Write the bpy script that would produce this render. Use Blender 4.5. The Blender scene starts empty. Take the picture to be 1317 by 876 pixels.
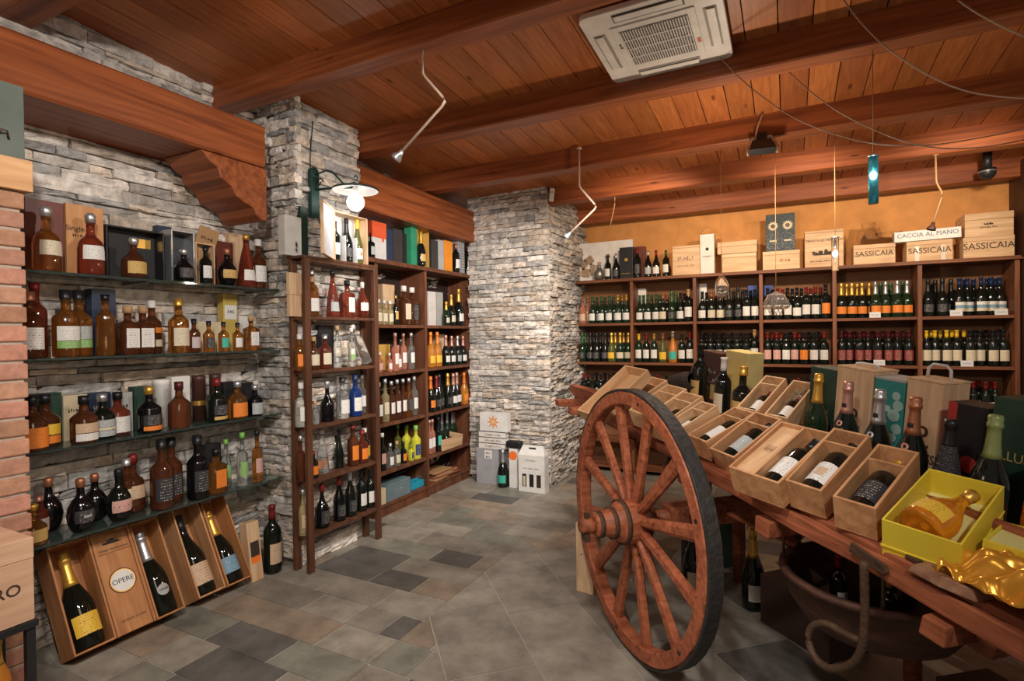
import bpy, math, random
from mathutils import Vector, Matrix
random.seed(7)
C = bpy.context.scene.collection
PI = math.pi

# ------------------------------------------------------------------ camera, world, lights, exposure
F, CX, CY, EYE = 700.0, 658.5, 438.0, 1.5
_a, _p, _r = math.radians(26.9), math.radians(-.65), math.radians(.75)
CW = Vector((-math.sin(_a)*math.cos(_p), math.cos(_a)*math.cos(_p), math.sin(_p)))
_R0 = Vector((math.cos(_a), math.sin(_a), 0)); _U0 = _R0.cross(CW)
CR = _R0*math.cos(_r) - _U0*math.sin(_r); CU = _U0*math.cos(_r) + _R0*math.sin(_r)
CO = Vector((0, 0, EYE))
cam_data = bpy.data.cameras.new('camera'); cam = bpy.data.objects.new('camera', cam_data); C.objects.link(cam)
cam_data.sensor_fit = 'HORIZONTAL'; cam_data.sensor_width = 36; cam_data.lens = 36*F/1317.0
cam_data.clip_start = .02
cam.matrix_world = Matrix(((CR.x, CU.x, -CW.x, CO.x), (CR.y, CU.y, -CW.y, CO.y), (CR.z, CU.z, -CW.z, CO.z), (0, 0, 0, 1)))
bpy.context.scene.camera = cam
vs = bpy.context.scene.view_settings
vs.view_transform = 'Standard'; vs.look = 'None'; vs.gamma = 1; vs.use_curve_mapping = False
vs.exposure = 0.0
wd = bpy.data.worlds.new('world'); bpy.context.scene.world = wd; wd.use_nodes = True
wd.node_tree.nodes['Background'].inputs[0].default_value = (1.0, .86, .74, 1)
wd.node_tree.nodes['Background'].inputs[1].default_value = .17

def lamp(kind, loc, power, color, size=.1, aim=None, spot=60, blend=.6):
    l = bpy.data.lights.new('room_light', kind); l.energy = power; l.color = color
    if kind == 'AREA': l.size = size
    else: l.shadow_soft_size = size
    if kind == 'SPOT': l.spot_size = math.radians(spot); l.spot_blend = blend
    o = bpy.data.objects.new('room_light', l); C.objects.link(o); o.location = loc
    if aim: o.rotation_euler = (Vector(aim)-Vector(loc)).to_track_quat('-Z', 'Y').to_euler()
    return o
WARM = (1.0, .80, .60); NEUT = (1.0, .93, .86); COOL = (.85, .95, 1.0)
# ceiling spot lights of the shop, hung behind and beside the viewer and along the cables, plus an added fill near the camera
lamp('SPOT', (-.6, .1, 2.75), 170, NEUT, .05, (-3.1, 1.5, 1.3), 95)
lamp('SPOT', (-.2, 1.9, 2.7), 85, NEUT, .05, (-3.1, 2.6, 1.2), 85)
lamp('SPOT', (-1.0, 2.9, 2.6), 170, NEUT, .05, (-3.1, 4.3, 1.1), 85)
lamp('SPOT', (-1.0, 3.3, 2.6), 90, NEUT, .05, (-2.6, 5.0, 1.2), 75)
lamp('SPOT', (.9, -.2, 2.8), 110, NEUT, .05, (.5, 2.2, .9), 75)
lamp('SPOT', (-.9, 4.0, 2.6), 90, WARM, .06, (-1.4, 5.95, 1.7), 100)
lamp('SPOT', (.2, 4.0, 2.6), 90, WARM, .06, (.1, 5.95, 1.7), 100)
lamp('SPOT', (1.2, 4.0, 2.6), 90, WARM, .06, (1.1, 5.95, 1.7), 100)
lamp('SPOT', (-.3, .6, 2.7), 120, NEUT, .08, (-1.6, 2.9, 0), 85)
lamp('SPOT', (-1.5, .7, 2.7), 70, NEUT, .05, (-.75, 2.4, .55), 50)
lamp('POINT', (-1.2, .7, 1.5), 12, WARM, .25)  # added fill at eye height near the camera, not a fitting of the shop
lamp('POINT', (-.3, 3.62, 2.1), 30, WARM, .04)

# ------------------------------------------------------------------ measuring helpers
def ray(px, py): return CW + CR*((px-CX)/F) - CU*((py-CY)/F)
def onp(px, py, p, n):
    d = ray(px, py); p = Vector(p); n = Vector(n); return CO + d*((p-CO).dot(n)/d.dot(n))
def proj(P):
    v = Vector(P)-CO; w = v.dot(CW); return CX+F*v.dot(CR)/w, CY-F*v.dot(CU)/w
def gy(px, x, z):                       # y of the point (x, ?, z) seen at column px
    lo, hi = .2, 6.5
    for _ in range(40):
        mid = (lo+hi)/2
        if proj((x, mid, z))[0] < px: lo = mid
        else: hi = mid
    return lo
def gx(px, y, z):
    lo, hi = -5, 4
    for _ in range(40):
        mid = (lo+hi)/2
        if proj((mid, y, z))[0] < px: lo = mid
        else: hi = mid
    return lo

# ------------------------------------------------------------------ materials
MATS = {}
def principled(name, col, rough=.5, metal=0., trans=0., spec=.5, coat=0., ior=1.45):
    m = bpy.data.materials.new(name); m.use_nodes = True; b = m.node_tree.nodes['Principled BSDF']
    b.inputs['Base Color'].default_value = (*col, 1); b.inputs['Roughness'].default_value = rough
    b.inputs['Metallic'].default_value = metal; b.inputs['Transmission Weight'].default_value = trans
    b.inputs['Specular IOR Level'].default_value = spec; b.inputs['Coat Weight'].default_value = coat
    b.inputs['IOR'].default_value = ior
    return m
def N(m, t, **kw):
    n = m.node_tree.nodes.new(t)
    for k, v in kw.items(): setattr(n, k, v)
    return n
def L(m, a, b): m.node_tree.links.new(a, b)
def bsdf(m): return m.node_tree.nodes['Principled BSDF']
def ramp(m, fac, stops):
    r = N(m, 'ShaderNodeValToRGB'); e = r.color_ramp.elements
    while len(e) < len(stops): e.new(.5)
    for i, (p, c) in enumerate(stops): e[i].position = p; e[i].color = (*c, 1)
    L(m, fac, r.inputs[0]); return r.outputs[0]
def plain(name, col, rough=.55, bump=.0, scale=60, **kw):
    if name in MATS: return MATS[name]
    m = principled(name, col, rough, **kw); b = bsdf(m)
    tc = N(m, 'ShaderNodeTexCoord'); n = N(m, 'ShaderNodeTexNoise'); n.inputs['Scale'].default_value = 9; n.inputs['Detail'].default_value = 4
    L(m, tc.outputs['Object'], n.inputs[0])
    c = ramp(m, n.outputs[0], [(.3, tuple(x*.86 for x in col)), (.7, tuple(min(1, x*1.08) for x in col))])
    L(m, c, b.inputs['Base Color'])
    if bump:
        n2 = N(m, 'ShaderNodeTexNoise'); n2.inputs['Scale'].default_value = scale; L(m, tc.outputs['Object'], n2.inputs[0])
        bp = N(m, 'ShaderNodeBump'); bp.inputs['Strength'].default_value = bump; bp.inputs['Distance'].default_value = .01
        L(m, n2.outputs[0], bp.inputs['Height']); L(m, bp.outputs[0], b.inputs['Normal'])
    MATS[name] = m; return m
def wood(name, dark, light, scale=(2, 22, 22), rough=.5, bump=.15, tint=False, knots=False, worn=0, spec=.4):
    """grain runs along the axis with the small scale value"""
    if name in MATS: return MATS[name]
    m = principled(name, light, rough, spec=spec); b = bsdf(m)
    tc = N(m, 'ShaderNodeTexCoord'); mp = N(m, 'ShaderNodeMapping'); mp.inputs['Scale'].default_value = scale
    oi = N(m, 'ShaderNodeObjectInfo'); ad = N(m, 'ShaderNodeVectorMath', operation='ADD')
    mu = N(m, 'ShaderNodeMath', operation='MULTIPLY'); mu.inputs[1].default_value = 17; L(m, oi.outputs['Random'], mu.inputs[0])
    L(m, tc.outputs['Object'], mp.inputs[0]); L(m, mp.outputs[0], ad.inputs[0]); L(m, mu.outputs[0], ad.inputs[1])
    n = N(m, 'ShaderNodeTexNoise'); n.inputs['Scale'].default_value = 1.6; n.inputs['Detail'].default_value = 7; n.inputs['Distortion'].default_value = .6
    L(m, ad.outputs[0], n.inputs[0])
    mid = tuple((a+c)/2 for a, c in zip(dark, light))
    c = ramp(m, n.outputs[0], [(.28, dark), (.5, mid), (.72, light)])
    if tint:
        at = N(m, 'ShaderNodeAttribute'); at.attribute_name = 'tint'
        mx = N(m, 'ShaderNodeMix', data_type='RGBA', blend_type='MULTIPLY'); mx.inputs['Factor'].default_value = 1
        L(m, c, mx.inputs['A']); L(m, at.outputs['Color'], mx.inputs['B']); c = mx.outputs['Result']
    if knots:
        v = N(m, 'ShaderNodeTexVoronoi'); v.inputs['Scale'].default_value = 1
        mp2 = N(m, 'ShaderNodeMapping'); mp2.inputs['Scale'].default_value = tuple(s*(.45 if s < 20 else .22) if s > 5 else s*(1.3 if s > 1.2 else 2.2) for s in scale)
        L(m, tc.outputs['Object'], mp2.inputs[0]); L(m, mp2.outputs[0], v.inputs[0])
        k = ramp(m, v.outputs['Distance'], [(.035, (.25, .16, .1)), (.11, (1, 1, 1))])
        mx = N(m, 'ShaderNodeMix', data_type='RGBA', blend_type='MULTIPLY'); mx.inputs['Factor'].default_value = .9
        L(m, c, mx.inputs['A']); L(m, k, mx.inputs['B']); c = mx.outputs['Result']
    if worn:
        n3 = N(m, 'ShaderNodeTexNoise'); n3.inputs['Scale'].default_value = 5; n3.inputs['Detail'].default_value = 8
        L(m, tc.outputs['Object'], n3.inputs[0])
        k = ramp(m, n3.outputs[0], [(.38, (.45, .38, .34)), (.6, (1, 1, 1)), (.75, (1.0, 1.0, 1.0))])
        mx = N(m, 'ShaderNodeMix', data_type='RGBA', blend_type='MULTIPLY'); mx.inputs['Factor'].default_value = worn
        L(m, c, mx.inputs['A']); L(m, k, mx.inputs['B']); c = mx.outputs['Result']
    L(m, c, b.inputs['Base Color'])
    bp = N(m, 'ShaderNodeBump'); bp.inputs['Strength'].default_value = bump; bp.inputs['Distance'].default_value = .004
    L(m, n.outputs[0], bp.inputs['Height']); L(m, bp.outputs[0], b.inputs['Normal'])
    MATS[name] = m; return m
def tinted(name, base, rough=.85, nscale=14, bump=.6, bdist=.012, var=.35):
    """stone, brick or slate: per-piece colour times blotchy noise"""
    if name in MATS: return MATS[name]
    m = principled(name, base, rough, spec=.3); b = bsdf(m)
    tc = N(m, 'ShaderNodeTexCoord'); at = N(m, 'ShaderNodeAttribute'); at.attribute_name = 'tint'
    n = N(m, 'ShaderNodeTexNoise'); n.inputs['Scale'].default_value = nscale; n.inputs['Detail'].default_value = 9; n.inputs['Roughness'].default_value = .65
    L(m, tc.outputs['Object'], n.inputs[0])
    k = ramp(m, n.outputs[0], [(.3, (1-var,)*3), (.65, (1+var*.25,)*3)])
    mx = N(m, 'ShaderNodeMix', data_type='RGBA', blend_type='MULTIPLY'); mx.inputs['Factor'].default_value = 1
    L(m, at.outputs['Color'], mx.inputs['A']); L(m, k, mx.inputs['B'])
    mx2 = N(m, 'ShaderNodeMix', data_type='RGBA', blend_type='MULTIPLY'); mx2.inputs['Factor'].default_value = 1
    L(m, mx.outputs['Result'], mx2.inputs['A']); mx2.inputs['B'].default_value = (*base, 1)
    L(m, mx2.outputs['Result'], b.inputs['Base Color'])
    n2 = N(m, 'ShaderNodeTexNoise'); n2.inputs['Scale'].default_value = nscale*2.2; n2.inputs['Detail'].default_value = 8
    L(m, tc.outputs['Object'], n2.inputs[0])
    bp = N(m, 'ShaderNodeBump'); bp.inputs['Strength'].default_value = bump; bp.inputs['Distance'].default_value = bdist
    L(m, n2.outputs[0], bp.inputs['Height']); L(m, bp.outputs[0], b.inputs['Normal'])
    MATS[name] = m; return m
def label_mat(col, ink=(.16, .14, .12), dens=.44):
    key = ('label', col, ink, dens)
    if key in MATS: return MATS[key]
    m = principled('printed_label', col, .55); b = bsdf(m)
    tc = N(m, 'ShaderNodeTexCoord'); sx = N(m, 'ShaderNodeSeparateXYZ'); L(m, tc.outputs['Generated'], sx.inputs[0])
    def math_(op, a, bb):
        n = N(m, 'ShaderNodeMath', operation=op)
        for i, q in enumerate((a, bb)):
            if isinstance(q, (int, float)): n.inputs[i].default_value = q
            elif q is not None: L(m, q, n.inputs[i])
        return n.outputs[0]
    row = math_('FRACT', math_('MULTIPLY', sx.outputs['Z'], 8.0), None)
    rmask = math_('LESS_THAN', row, .38)
    cx = math_('LESS_THAN', math_('ABSOLUTE', math_('SUBTRACT', sx.outputs['X'], .5), None), .33)
    mp = N(m, 'ShaderNodeMapping'); mp.inputs['Scale'].default_value = (26, .5, 8.0)
    L(m, tc.outputs['Generated'], mp.inputs[0]); n = N(m, 'ShaderNodeTexNoise'); n.inputs['Scale'].default_value = 1.0; n.inputs['Detail'].default_value = 2
    L(m, mp.outputs[0], n.inputs[0]); g = math_('GREATER_THAN', n.outputs[0], 1-dens)
    f = math_('MULTIPLY', math_('MULTIPLY', rmask, cx), g)
    mx = N(m, 'ShaderNodeMix', data_type='RGBA'); L(m, f, mx.inputs['Factor'])
    mx.inputs['A'].default_value = (*col, 1); mx.inputs['B'].default_value = (*ink, 1)
    L(m, mx.outputs['Result'], b.inputs['Base Color']); MATS[key] = m; return m
def emit(name, col, strength):
    m = principled(name, col, .4); b = bsdf(m); b.inputs['Emission Color'].default_value = (*col, 1); b.inputs['Emission Strength'].default_value = strength
    return m

BEAM = wood('varnished_beam_wood', (.15, .036, .012), (.38, .11, .033), (1.0, 18, 18), .45, .12, knots=True)
PLANK = wood('ceiling_plank_wood', (.34, .10, .027), (.54, .185, .052), (30, 1.6, 30), .45, .08, tint=True, knots=True)
SHELFW = wood('walnut_stained_shelf_wood', (.07, .025, .012), (.19, .072, .034), (1.5, 14, 1.5), .5, .1)
BACKW = wood('reddish_brown_shelf_wood', (.10, .032, .014), (.25, .095, .042), (1.5, 14, 14), .5, .1)
LADW = wood('dark_ladder_wood', (.055, .022, .012), (.15, .062, .032), (14, 14, 1.2), .5, .12)
PINE = wood('pale_pine_wood', (.50, .28, .13), (.74, .48, .27), (18, 2.2, 18), .6, .08)
PINEZ = wood('pale_upright_pine_wood', (.52, .33, .18), (.76, .53, .33), (18, 18, 1.8), .6, .08)
PINEX = wood('pale_lengthwise_pine_wood', (.52, .32, .17), (.76, .52, .31), (1.8, 18, 18), .6, .08)
OAKR = wood('orange_crate_wood', (.34, .13, .045), (.56, .26, .10), (16, 1.6, 16), .55, .1, worn=.25)
OAKP = wood('brown_crate_wood', (.38, .175, .075), (.66, .36, .17), (16, 1.8, 16), .55, .1)
CARTW = wood('worn_red_cart_wood', (.19, .050, .022), (.48, .155, .07), (2.2, 26, 26), .6, .5, worn=.65)
SPOKEW = wood('worn_red_spoke_wood', (.22, .052, .022), (.52, .165, .075), (26, 26, 2.5), .5, .3, worn=.4)
TYRE = plain('dark_iron_tyre', (.030, .026, .024), .65, .7, 40)
IRON = plain('rusty_iron', (.10, .055, .032), .7, .6, 50, metal=.4)
STONE = tinted('stacked_ledger_stone', (.66, .61, .56), .9, 16, 1.0, .014, .5)
BRICK = tinted('soft_red_brick', (.50, .26, .18), .9, 30, .5, .006, .3)
SLATE = tinted('slate_floor_tile', (.27, .25, .215), .40, 5.5, .35, .006, .45)
MORTAR = plain('grey_mortar', (.16, .145, .125), .95, .6, 60)
GROUT = plain('light_grout', (.50, .46, .40), .9, .3, 60)
DKMORT = plain('dark_stone_backing', (.045, .040, .034), .95, .6, 30)
ORANGE = plain('orange_plaster', (.62, .28, .085), .85, .25, 7)
GREENGL = principled('dark_green_shelf_glass', (.30, .42, .38), .04, trans=.9); MATS['gg'] = GREENGL
WHITE = plain('white_card', (.78, .76, .72), .5)
BLACK = plain('black_card', (.018, .018, .02), .4)
INK = plain('dark_print', (.045, .03, .022), .7)
GOLD = principled('gold_foil', (.80, .48, .12), .32, metal=.85)
THIN = principled('thin_clear_glass', (.98, .99, .99), .03, trans=1.0, ior=1.04, coat=.6)
GLASSC = principled('clear_glass', (.95, .97, .96), .02, trans=1.0, ior=1.2)

# ------------------------------------------------------------------ mesh building
class MB:
    def __init__(s): s.v = []; s.f = []; s.mi = []; s.sm = []; s.tint = None
    def add(s, vs_, fs, mi=0, sm=False, tint=None):
        o = len(s.v); s.v += [tuple(v) for v in vs_]
        for f in fs:
            s.f.append(tuple(i+o for i in f)); s.mi.append(mi); s.sm.append(sm)
        if tint is not None:
            if s.tint is None: s.tint = []
            s.tint += [tint]*len(vs_)
        return s
    def box(s, c, d, M=None, mi=0, tint=None):
        x, y, z = (q/2 for q in d); P = [Vector((c[0]+a*x, c[1]+b*y, c[2]+e*z)) for a in (-1, 1) for b in (-1, 1) for e in (-1, 1)]
        if M is not None: P = [M @ p for p in P]
        return s.add(P, [(0, 1, 3, 2), (4, 6, 7, 5), (0, 4, 5, 1), (2, 3, 7, 6), (0, 2, 6, 4), (1, 5, 7, 3)], mi, False, tint)
    def span(s, a, b, **k): return s.box([(p+q)/2 for p, q in zip(a, b)], [abs(q-p) for p, q in zip(a, b)], **k)
    def lathe(s, prof, seg=20, sq=0, M=None, mi=0, cap=True, a0=0, a1=2*PI, sm=True, sc=1):
        full = abs(a1-a0-2*PI) < 1e-6; n = seg if full else seg+1; V = []
        for r, z in prof:
            for i in range(n):
                a = a0+(a1-a0)*i/seg; c, d = math.cos(a), math.sin(a)
                if sq and r > .019:
                    k = (abs(c)**sq+abs(d)**sq)**(-1/sq); c *= k; d *= k
                V.append(Vector((r*c*sc, r*d, z)))
        Fc = []
        for j in range(len(prof)-1):
            for i in range(seg):
                i2 = (i+1) % n; Fc.append((j*n+i, j*n+i2, (j+1)*n+i2, (j+1)*n+i))
        if full and cap:
            Fc.append(tuple(reversed(range(n)))); Fc.append(tuple(range((len(prof)-1)*n, len(prof)*n)))
        if M is not None: V = [M @ v for v in V]
        return s.add(V, Fc, mi, sm)
    def tube(s, pts, r, seg=8, mi=0, closed=False):
        pts = [Vector(p) for p in pts]; rs = r if isinstance(r, (list, tuple)) else [r]*len(pts); V = []; n = len(pts)
        up = Vector((0, 0, 1))
        for i, p in enumerate(pts):
            t = (pts[min(i+1, n-1)]-pts[max(i-1, 0)]).normalized()
            a = t.cross(up)
            if a.length < .05: a = t.cross(Vector((1, 0, 0)))
            a.normalize(); b = t.cross(a)
            for k in range(seg):
                q = 2*PI*k/seg; V.append(p+(a*math.cos(q)+b*math.sin(q))*rs[i])
        Fc = []
        for j in range(n-1):
            for i in range(seg): Fc.append((j*seg+i, j*seg+(i+1) % seg, (j+1)*seg+(i+1) % seg, (j+1)*seg+i))
        Fc.append(tuple(reversed(range(seg)))); Fc.append(tuple(range((n-1)*seg, n*seg)))
        return s.add(V, Fc, mi, True)
    def prism(s, poly, M, depth, mi=0):
        n = len(poly); V = [M @ Vector((x, y, 0)) for x, y in poly]+[M @ Vector((x, y, depth)) for x, y in poly]
        return s.add(V, [tuple(reversed(range(n))), tuple(range(n, 2*n))]+[(i, (i+1) % n, (i+1) % n+n, i+n) for i in range(n)], mi)
    def mesh(s, name, mats):
        me = bpy.data.meshes.new(name); me.from_pydata(s.v, [], s.f)
        if not isinstance(mats, (list, tuple)): mats = [mats]
        for m in mats: me.materials.append(m)
        me.polygons.foreach_set('material_index', s.mi); me.polygons.foreach_set('use_smooth', s.sm)
        if s.tint is not None:
            at = me.attributes.new('tint', 'FLOAT_COLOR', 'POINT')
            at.data.foreach_set('color', [q for t in s.tint for q in (*t, 1)])
        me.update(); return me
    def build(s, name, mats, parent=None, M=None, bevel=0):
        o = bpy.data.objects.new(name, s.mesh(name, mats)); C.objects.link(o)
        if parent: o.parent = parent
        if M is not None: o.matrix_local = M
        if bevel:
            b = o.modifiers.new('bevel', 'BEVEL'); b.width = bevel; b.segments = 2; b.limit_method = 'ANGLE'; b.angle_limit = math.radians(50)
        return o
def tag(o, label=None, cat=None, group=None, kind=None):
    if label:
        n = len(label.split()); assert 4 <= n <= 16, (n, label)
        o['label'] = label
    if cat: o['category'] = cat
    if group: o['group'] = group
    if kind: o['kind'] = kind
    return o
def empty(name, M, label, cat, group=None):
    o = bpy.data.objects.new(name, None); C.objects.link(o); o.empty_display_size = .05
    o.matrix_world = M if isinstance(M, Matrix) else Matrix.Translation(M)
    return tag(o, label, cat, group)
def struct(o): o['kind'] = 'structure'; return o
def RZ(a): return Matrix.Rotation(a, 4, 'Z')
def T(x, y, z): return Matrix.Translation((x, y, z))
def frame(o, x, y, z):
    x, y, z, o = Vector(x), Vector(y), Vector(z), Vector(o)
    return Matrix(((x.x, y.x, z.x, o.x), (x.y, y.y, z.y, o.y), (x.z, y.z, z.z, o.z), (0, 0, 0, 1)))
def text(body, size, M, parent, mat=None, name='lettering', ext=.0006, sx=1.0):
    cu = bpy.data.curves.new('t', 'FONT'); cu.body = body; cu.size = size; cu.extrude = ext; cu.align_x = 'CENTER'; cu.align_y = 'CENTER'; cu.resolution_u = 3
    t = bpy.data.objects.new('t', cu); C.objects.link(t)
    me = bpy.data.meshes.new_from_object(t.evaluated_get(bpy.context.evaluated_depsgraph_get()))
    bpy.data.objects.remove(t); bpy.data.curves.remove(cu); me.materials.clear(); me.materials.append(mat or INK)
    o = bpy.data.objects.new(name, me); C.objects.link(o); o.parent = parent; o.matrix_local = M @ Matrix.Diagonal((sx, 1, 1, 1)); return o
# text frames for a box standing with its front towards local -Y / lying crate with top +Z
def scribble(o, w, x, z, mat=None, n=7, h=.012, y=-.0022, seed=1, rows=1):
    """print too small to read: a row of short strokes"""
    rr = random.Random(seed); mb = MB()
    for q in range(rows):
        a = x-w/2
        while a < x+w/2-.004:
            l = w/n*rr.uniform(.5, 1.0); b = min(a+l, x+w/2); hh = h*rr.uniform(.7, 1); zz = z-q*h*1.9
            mb.span((a, y, zz), (a+min(.003, l*.3), y+.0012, zz+hh)); mb.span((a, y, zz+hh*rr.choice((.0, .4, .75))), (b-.002, y+.0012, zz+hh*rr.choice((.0, .4, .75))+h*.22)) if b-a > .004 else None
            a = b+w/n*.25
    ob = mb.build('printed_text', mat or INK, o); return ob
def FRONT(x, y, z): return frame((x, y, z), (1, 0, 0), (0, 0, 1), (0, -1, 0))
def TOP(x, y, z): return T(x, y, z)
ORD = ['first', 'second', 'third', 'fourth', 'fifth', 'sixth', 'seventh', 'eighth', 'ninth', 'tenth', 'eleventh', 'twelfth', 'thirteenth', 'fourteenth']

# ================================================================== SETTING
# floor: slate tiles, square to the walls at the left and far side, diagonal under the cart
def clip(poly, n, c):                                   # keep n.p >= c
    out = []
    for i in range(len(poly)):
        a, b = poly[i], poly[(i+1) % len(poly)]; da = a[0]*n[0]+a[1]*n[1]-c; db = b[0]*n[0]+b[1]*n[1]-c
        if da >= 0: out.append(a)
        if da*db < 0:
            t = da/(da-db); out.append((a[0]+(b[0]-a[0])*t, a[1]+(b[1]-a[1])*t))
    return out
def area(p): return abs(sum(p[i][0]*p[(i+1) % len(p)][1]-p[(i+1) % len(p)][0]*p[i][1] for i in range(len(p))))/2
floor_mb = MB()
GA = math.radians(-46.8); nA = (-math.sin(GA), math.cos(GA)); cA = nA[0]*(-1.74)+nA[1]*2.39
def slate_tint():
    r = random.random(); v = random.uniform(.84, 1.2)
    if r < .09: return (.50*v, .50*v, .52*v)
    if r < .3: return (1.15*v, .98*v, .85*v)
    if r < .42: return (.90*v, .94*v, .9*v)
    return (1.05*v, 1.02*v, .98*v)
def put_tile(poly):
    if len(poly) < 3 or area(poly) < .0008: return
    cx_ = sum(p[0] for p in poly)/len(poly); cy_ = sum(p[1] for p in poly)/len(poly)
    g = .0045; P = []
    for x, y in poly:
        d = math.hypot(x-cx_, y-cy_) or 1; P.append((x-(x-cx_)/d*g, y-(y-cy_)/d*g))
    z = random.uniform(-.0008, 0); n = len(P)
    floor_mb.add([(x, y, z) for x, y in P]+[(x, y, -.012) for x, y in P], [tuple(range(n))]+[(i, i+n, (i+1) % n+n, (i+1) % n) for i in range(n)], 0, False, slate_tint())
y = -1.5; k = 0
while y < 6.2:
    h = (.215, .205, .23, .20)[k % 4]; x = -3.5-random.random()*.4
    while x < 4.2:
        w = random.choice((.24, .32, .44, .47)); q = [(x, y), (x+w, y), (x+w, y+h), (x, y+h)]
        put_tile(clip(q, (0, 1), 3.6))
        q2 = clip(q, (0, -1), -3.6)
        if q2: put_tile(clip(q2, (-1, 0), 1.72))
        q3 = clip(q2, (1, 0), -1.72) if q2 else []
        if q3: put_tile(clip(q3, (-nA[0], -nA[1]), -cA))
        x += w
    y += h; k += 1
ca, sa = math.cos(GA), math.sin(GA); base = Vector((-1.74, 2.39)); r = 0
for j in range(-1, 14):
    s = -5-random.random()*.4
    while s < 6:
        w = random.choice((.41, .6, .6, .8))
        q = [(base.x+ca*a-sa*b, base.y+sa*a+ca*b) for a, b in ((s, j*.41), (s+w, j*.41), (s+w, j*.41+.41), (s, j*.41+.41))]
        q = clip(q, nA, cA)
        if q: q = clip(q, (1, 0), -1.72)
        if q: q = clip(q, (0, -1), -3.6)
        if q: put_tile(q)
        s += w
n0 = len(floor_mb.v)
floor_mb.add([(-3.6, -1.6, -.004), (4.3, -1.6, -.004), (4.3, 6.3, -.004), (-3.6, 6.3, -.004), (-3.6, -1.6, -.05), (4.3, -1.6, -.05), (4.3, 6.3, -.05), (-3.6, 6.3, -.05)],
             [(0, 1, 2, 3), (7, 6, 5, 4), (0, 4, 5, 1), (1, 5, 6, 2), (2, 6, 7, 3), (3, 7, 4, 0)], 1, False, (1, 1, 1))
struct(floor_mb.build('floor', [SLATE, GROUT]))

# ceiling planks running towards the far wall, falling gently
def cz(y): return 3.24-.065*y
mb = MB(); x = -3.6
while x < 4.2:
    w = .155; v = random.uniform(.75, 1.12); t = (v, v*random.uniform(.94, 1.04), v)
    a, b = x+.003, x+w-.003
    mb.add([(a, -1.6, cz(-1.6)), (b, -1.6, cz(-1.6)), (b, 6.3, cz(6.3)), (a, 6.3, cz(6.3)), (a, -1.6, cz(-1.6)+.02), (b, -1.6, cz(-1.6)+.02), (b, 6.3, cz(6.3)+.02), (a, 6.3, cz(6.3)+.02)],
           [(3, 2, 1, 0), (4, 5, 6, 7), (0, 1, 5, 4), (1, 2, 6, 5), (2, 3, 7, 6), (3, 0, 4, 7)], 0, False, t)
    x += w
mb.add([(-3.6, -1.6, cz(-1.6)+.021), (4.3, -1.6, cz(-1.6)+.021), (4.3, 6.3, cz(6.3)+.021), (-3.6, 6.3, cz(6.3)+.021), (-3.6, -1.6, 3.6), (4.3, -1.6, 3.6), (4.3, 6.3, 3.5), (-3.6, 6.3, 3.5)],
       [(3, 2, 1, 0), (4, 5, 6, 7), (0, 1, 5, 4), (1, 2, 6, 5), (2, 3, 7, 6), (3, 0, 4, 7)], 1, False, (1, 1, 1))
struct(mb.build('ceiling', [PLANK, plain('shadow_gap_wood', (.03, .014, .008), .9)]))
def beam(y0, y1, z0, x0, x1):
    ch = .008; ym, zt = (y0+y1)/2, cz(y0)+.01; mb = MB(); hw = (y1-y0)/2; hh = (zt-z0)
    poly = [(-hw+ch, 0), (hw-ch, 0), (hw, ch), (hw, hh-.005), (-hw, hh), (-hw, ch)]
    M = frame((0, 0, 0), (0, 1, 0), (0, 0, 1), (1, 0, 0)); mb.prism(poly, M, x1-x0)
    return struct(mb.build('ceiling_beam', BEAM, M=T(x0, ym, z0)))
beam(-.72, -.56, 3.02, -3.3, 4.2)
beam(1.18, 1.33, 3.01, -3.26, 4.2); beam(.26, .40, 3.06, -3.26, 4.2)
beam(2.24, 2.38, 2.96, -3.27, 4.2); beam(3.15, 3.29, 2.88, -3.27, 4.2); beam(4.09, 4.23, 2.815, -3.27, 4.2)
beam(4.90, 5.03, 2.76, -2.08, 4.2); beam(5.74, 5.87, 2.71, -2.08, 4.2)

# long wall beams on the left with the carved corbel
def long_beam(y0, y1, x0, x1, za, zb, h):
    mb = MB(); c = .012
    def ring(y, z): return [(x0, y, z), (x1-c, y, z), (x1, y, z+c), (x1, y, z+h-c), (x1-c, y, z+h), (x0, y, z+h)]
    mb.add(ring(y0, za)+ring(y1, zb), [(5, 4, 3, 2, 1, 0), (6, 7, 8, 9, 10, 11)]+[(i, (i+1) % 6, (i+1) % 6+6, i+6) for i in range(6)])
    o = mb.build('wall_beam', wood('varnished_long_beam_wood', (.15, .036, .012), (.37, .105, .031), (18, 1.0, 18), .42, .12, knots=True))
    return struct(o)
long_beam(-.4, 2.30, -3.26, -2.84, 2.53, 2.54, .25)
long_beam(3.13, 4.94, -3.29, -2.90, 2.49, 2.46, .32)
cb = [(a*.80, b*.64) for a, b in [(0, 0), (0, -.50), (.05, -.50), (.09, -.47), (.12, -.40), (.19, -.37), (.26, -.33), (.29, -.26), (.33, -.23), (.38, -.20), (.40, -.12), (.46, -.08), (.52, 0)]]
mb = MB(); mb.prism([(-a, b) for a, b in cb], frame((0, 0, 0), (0, 1, 0), (0, 0, 1), (1, 0, 0)), .34)
struct(mb.build('beam_corbel', BEAM, M=T(-3.19, 2.315, 2.535), bevel=.008))

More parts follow.
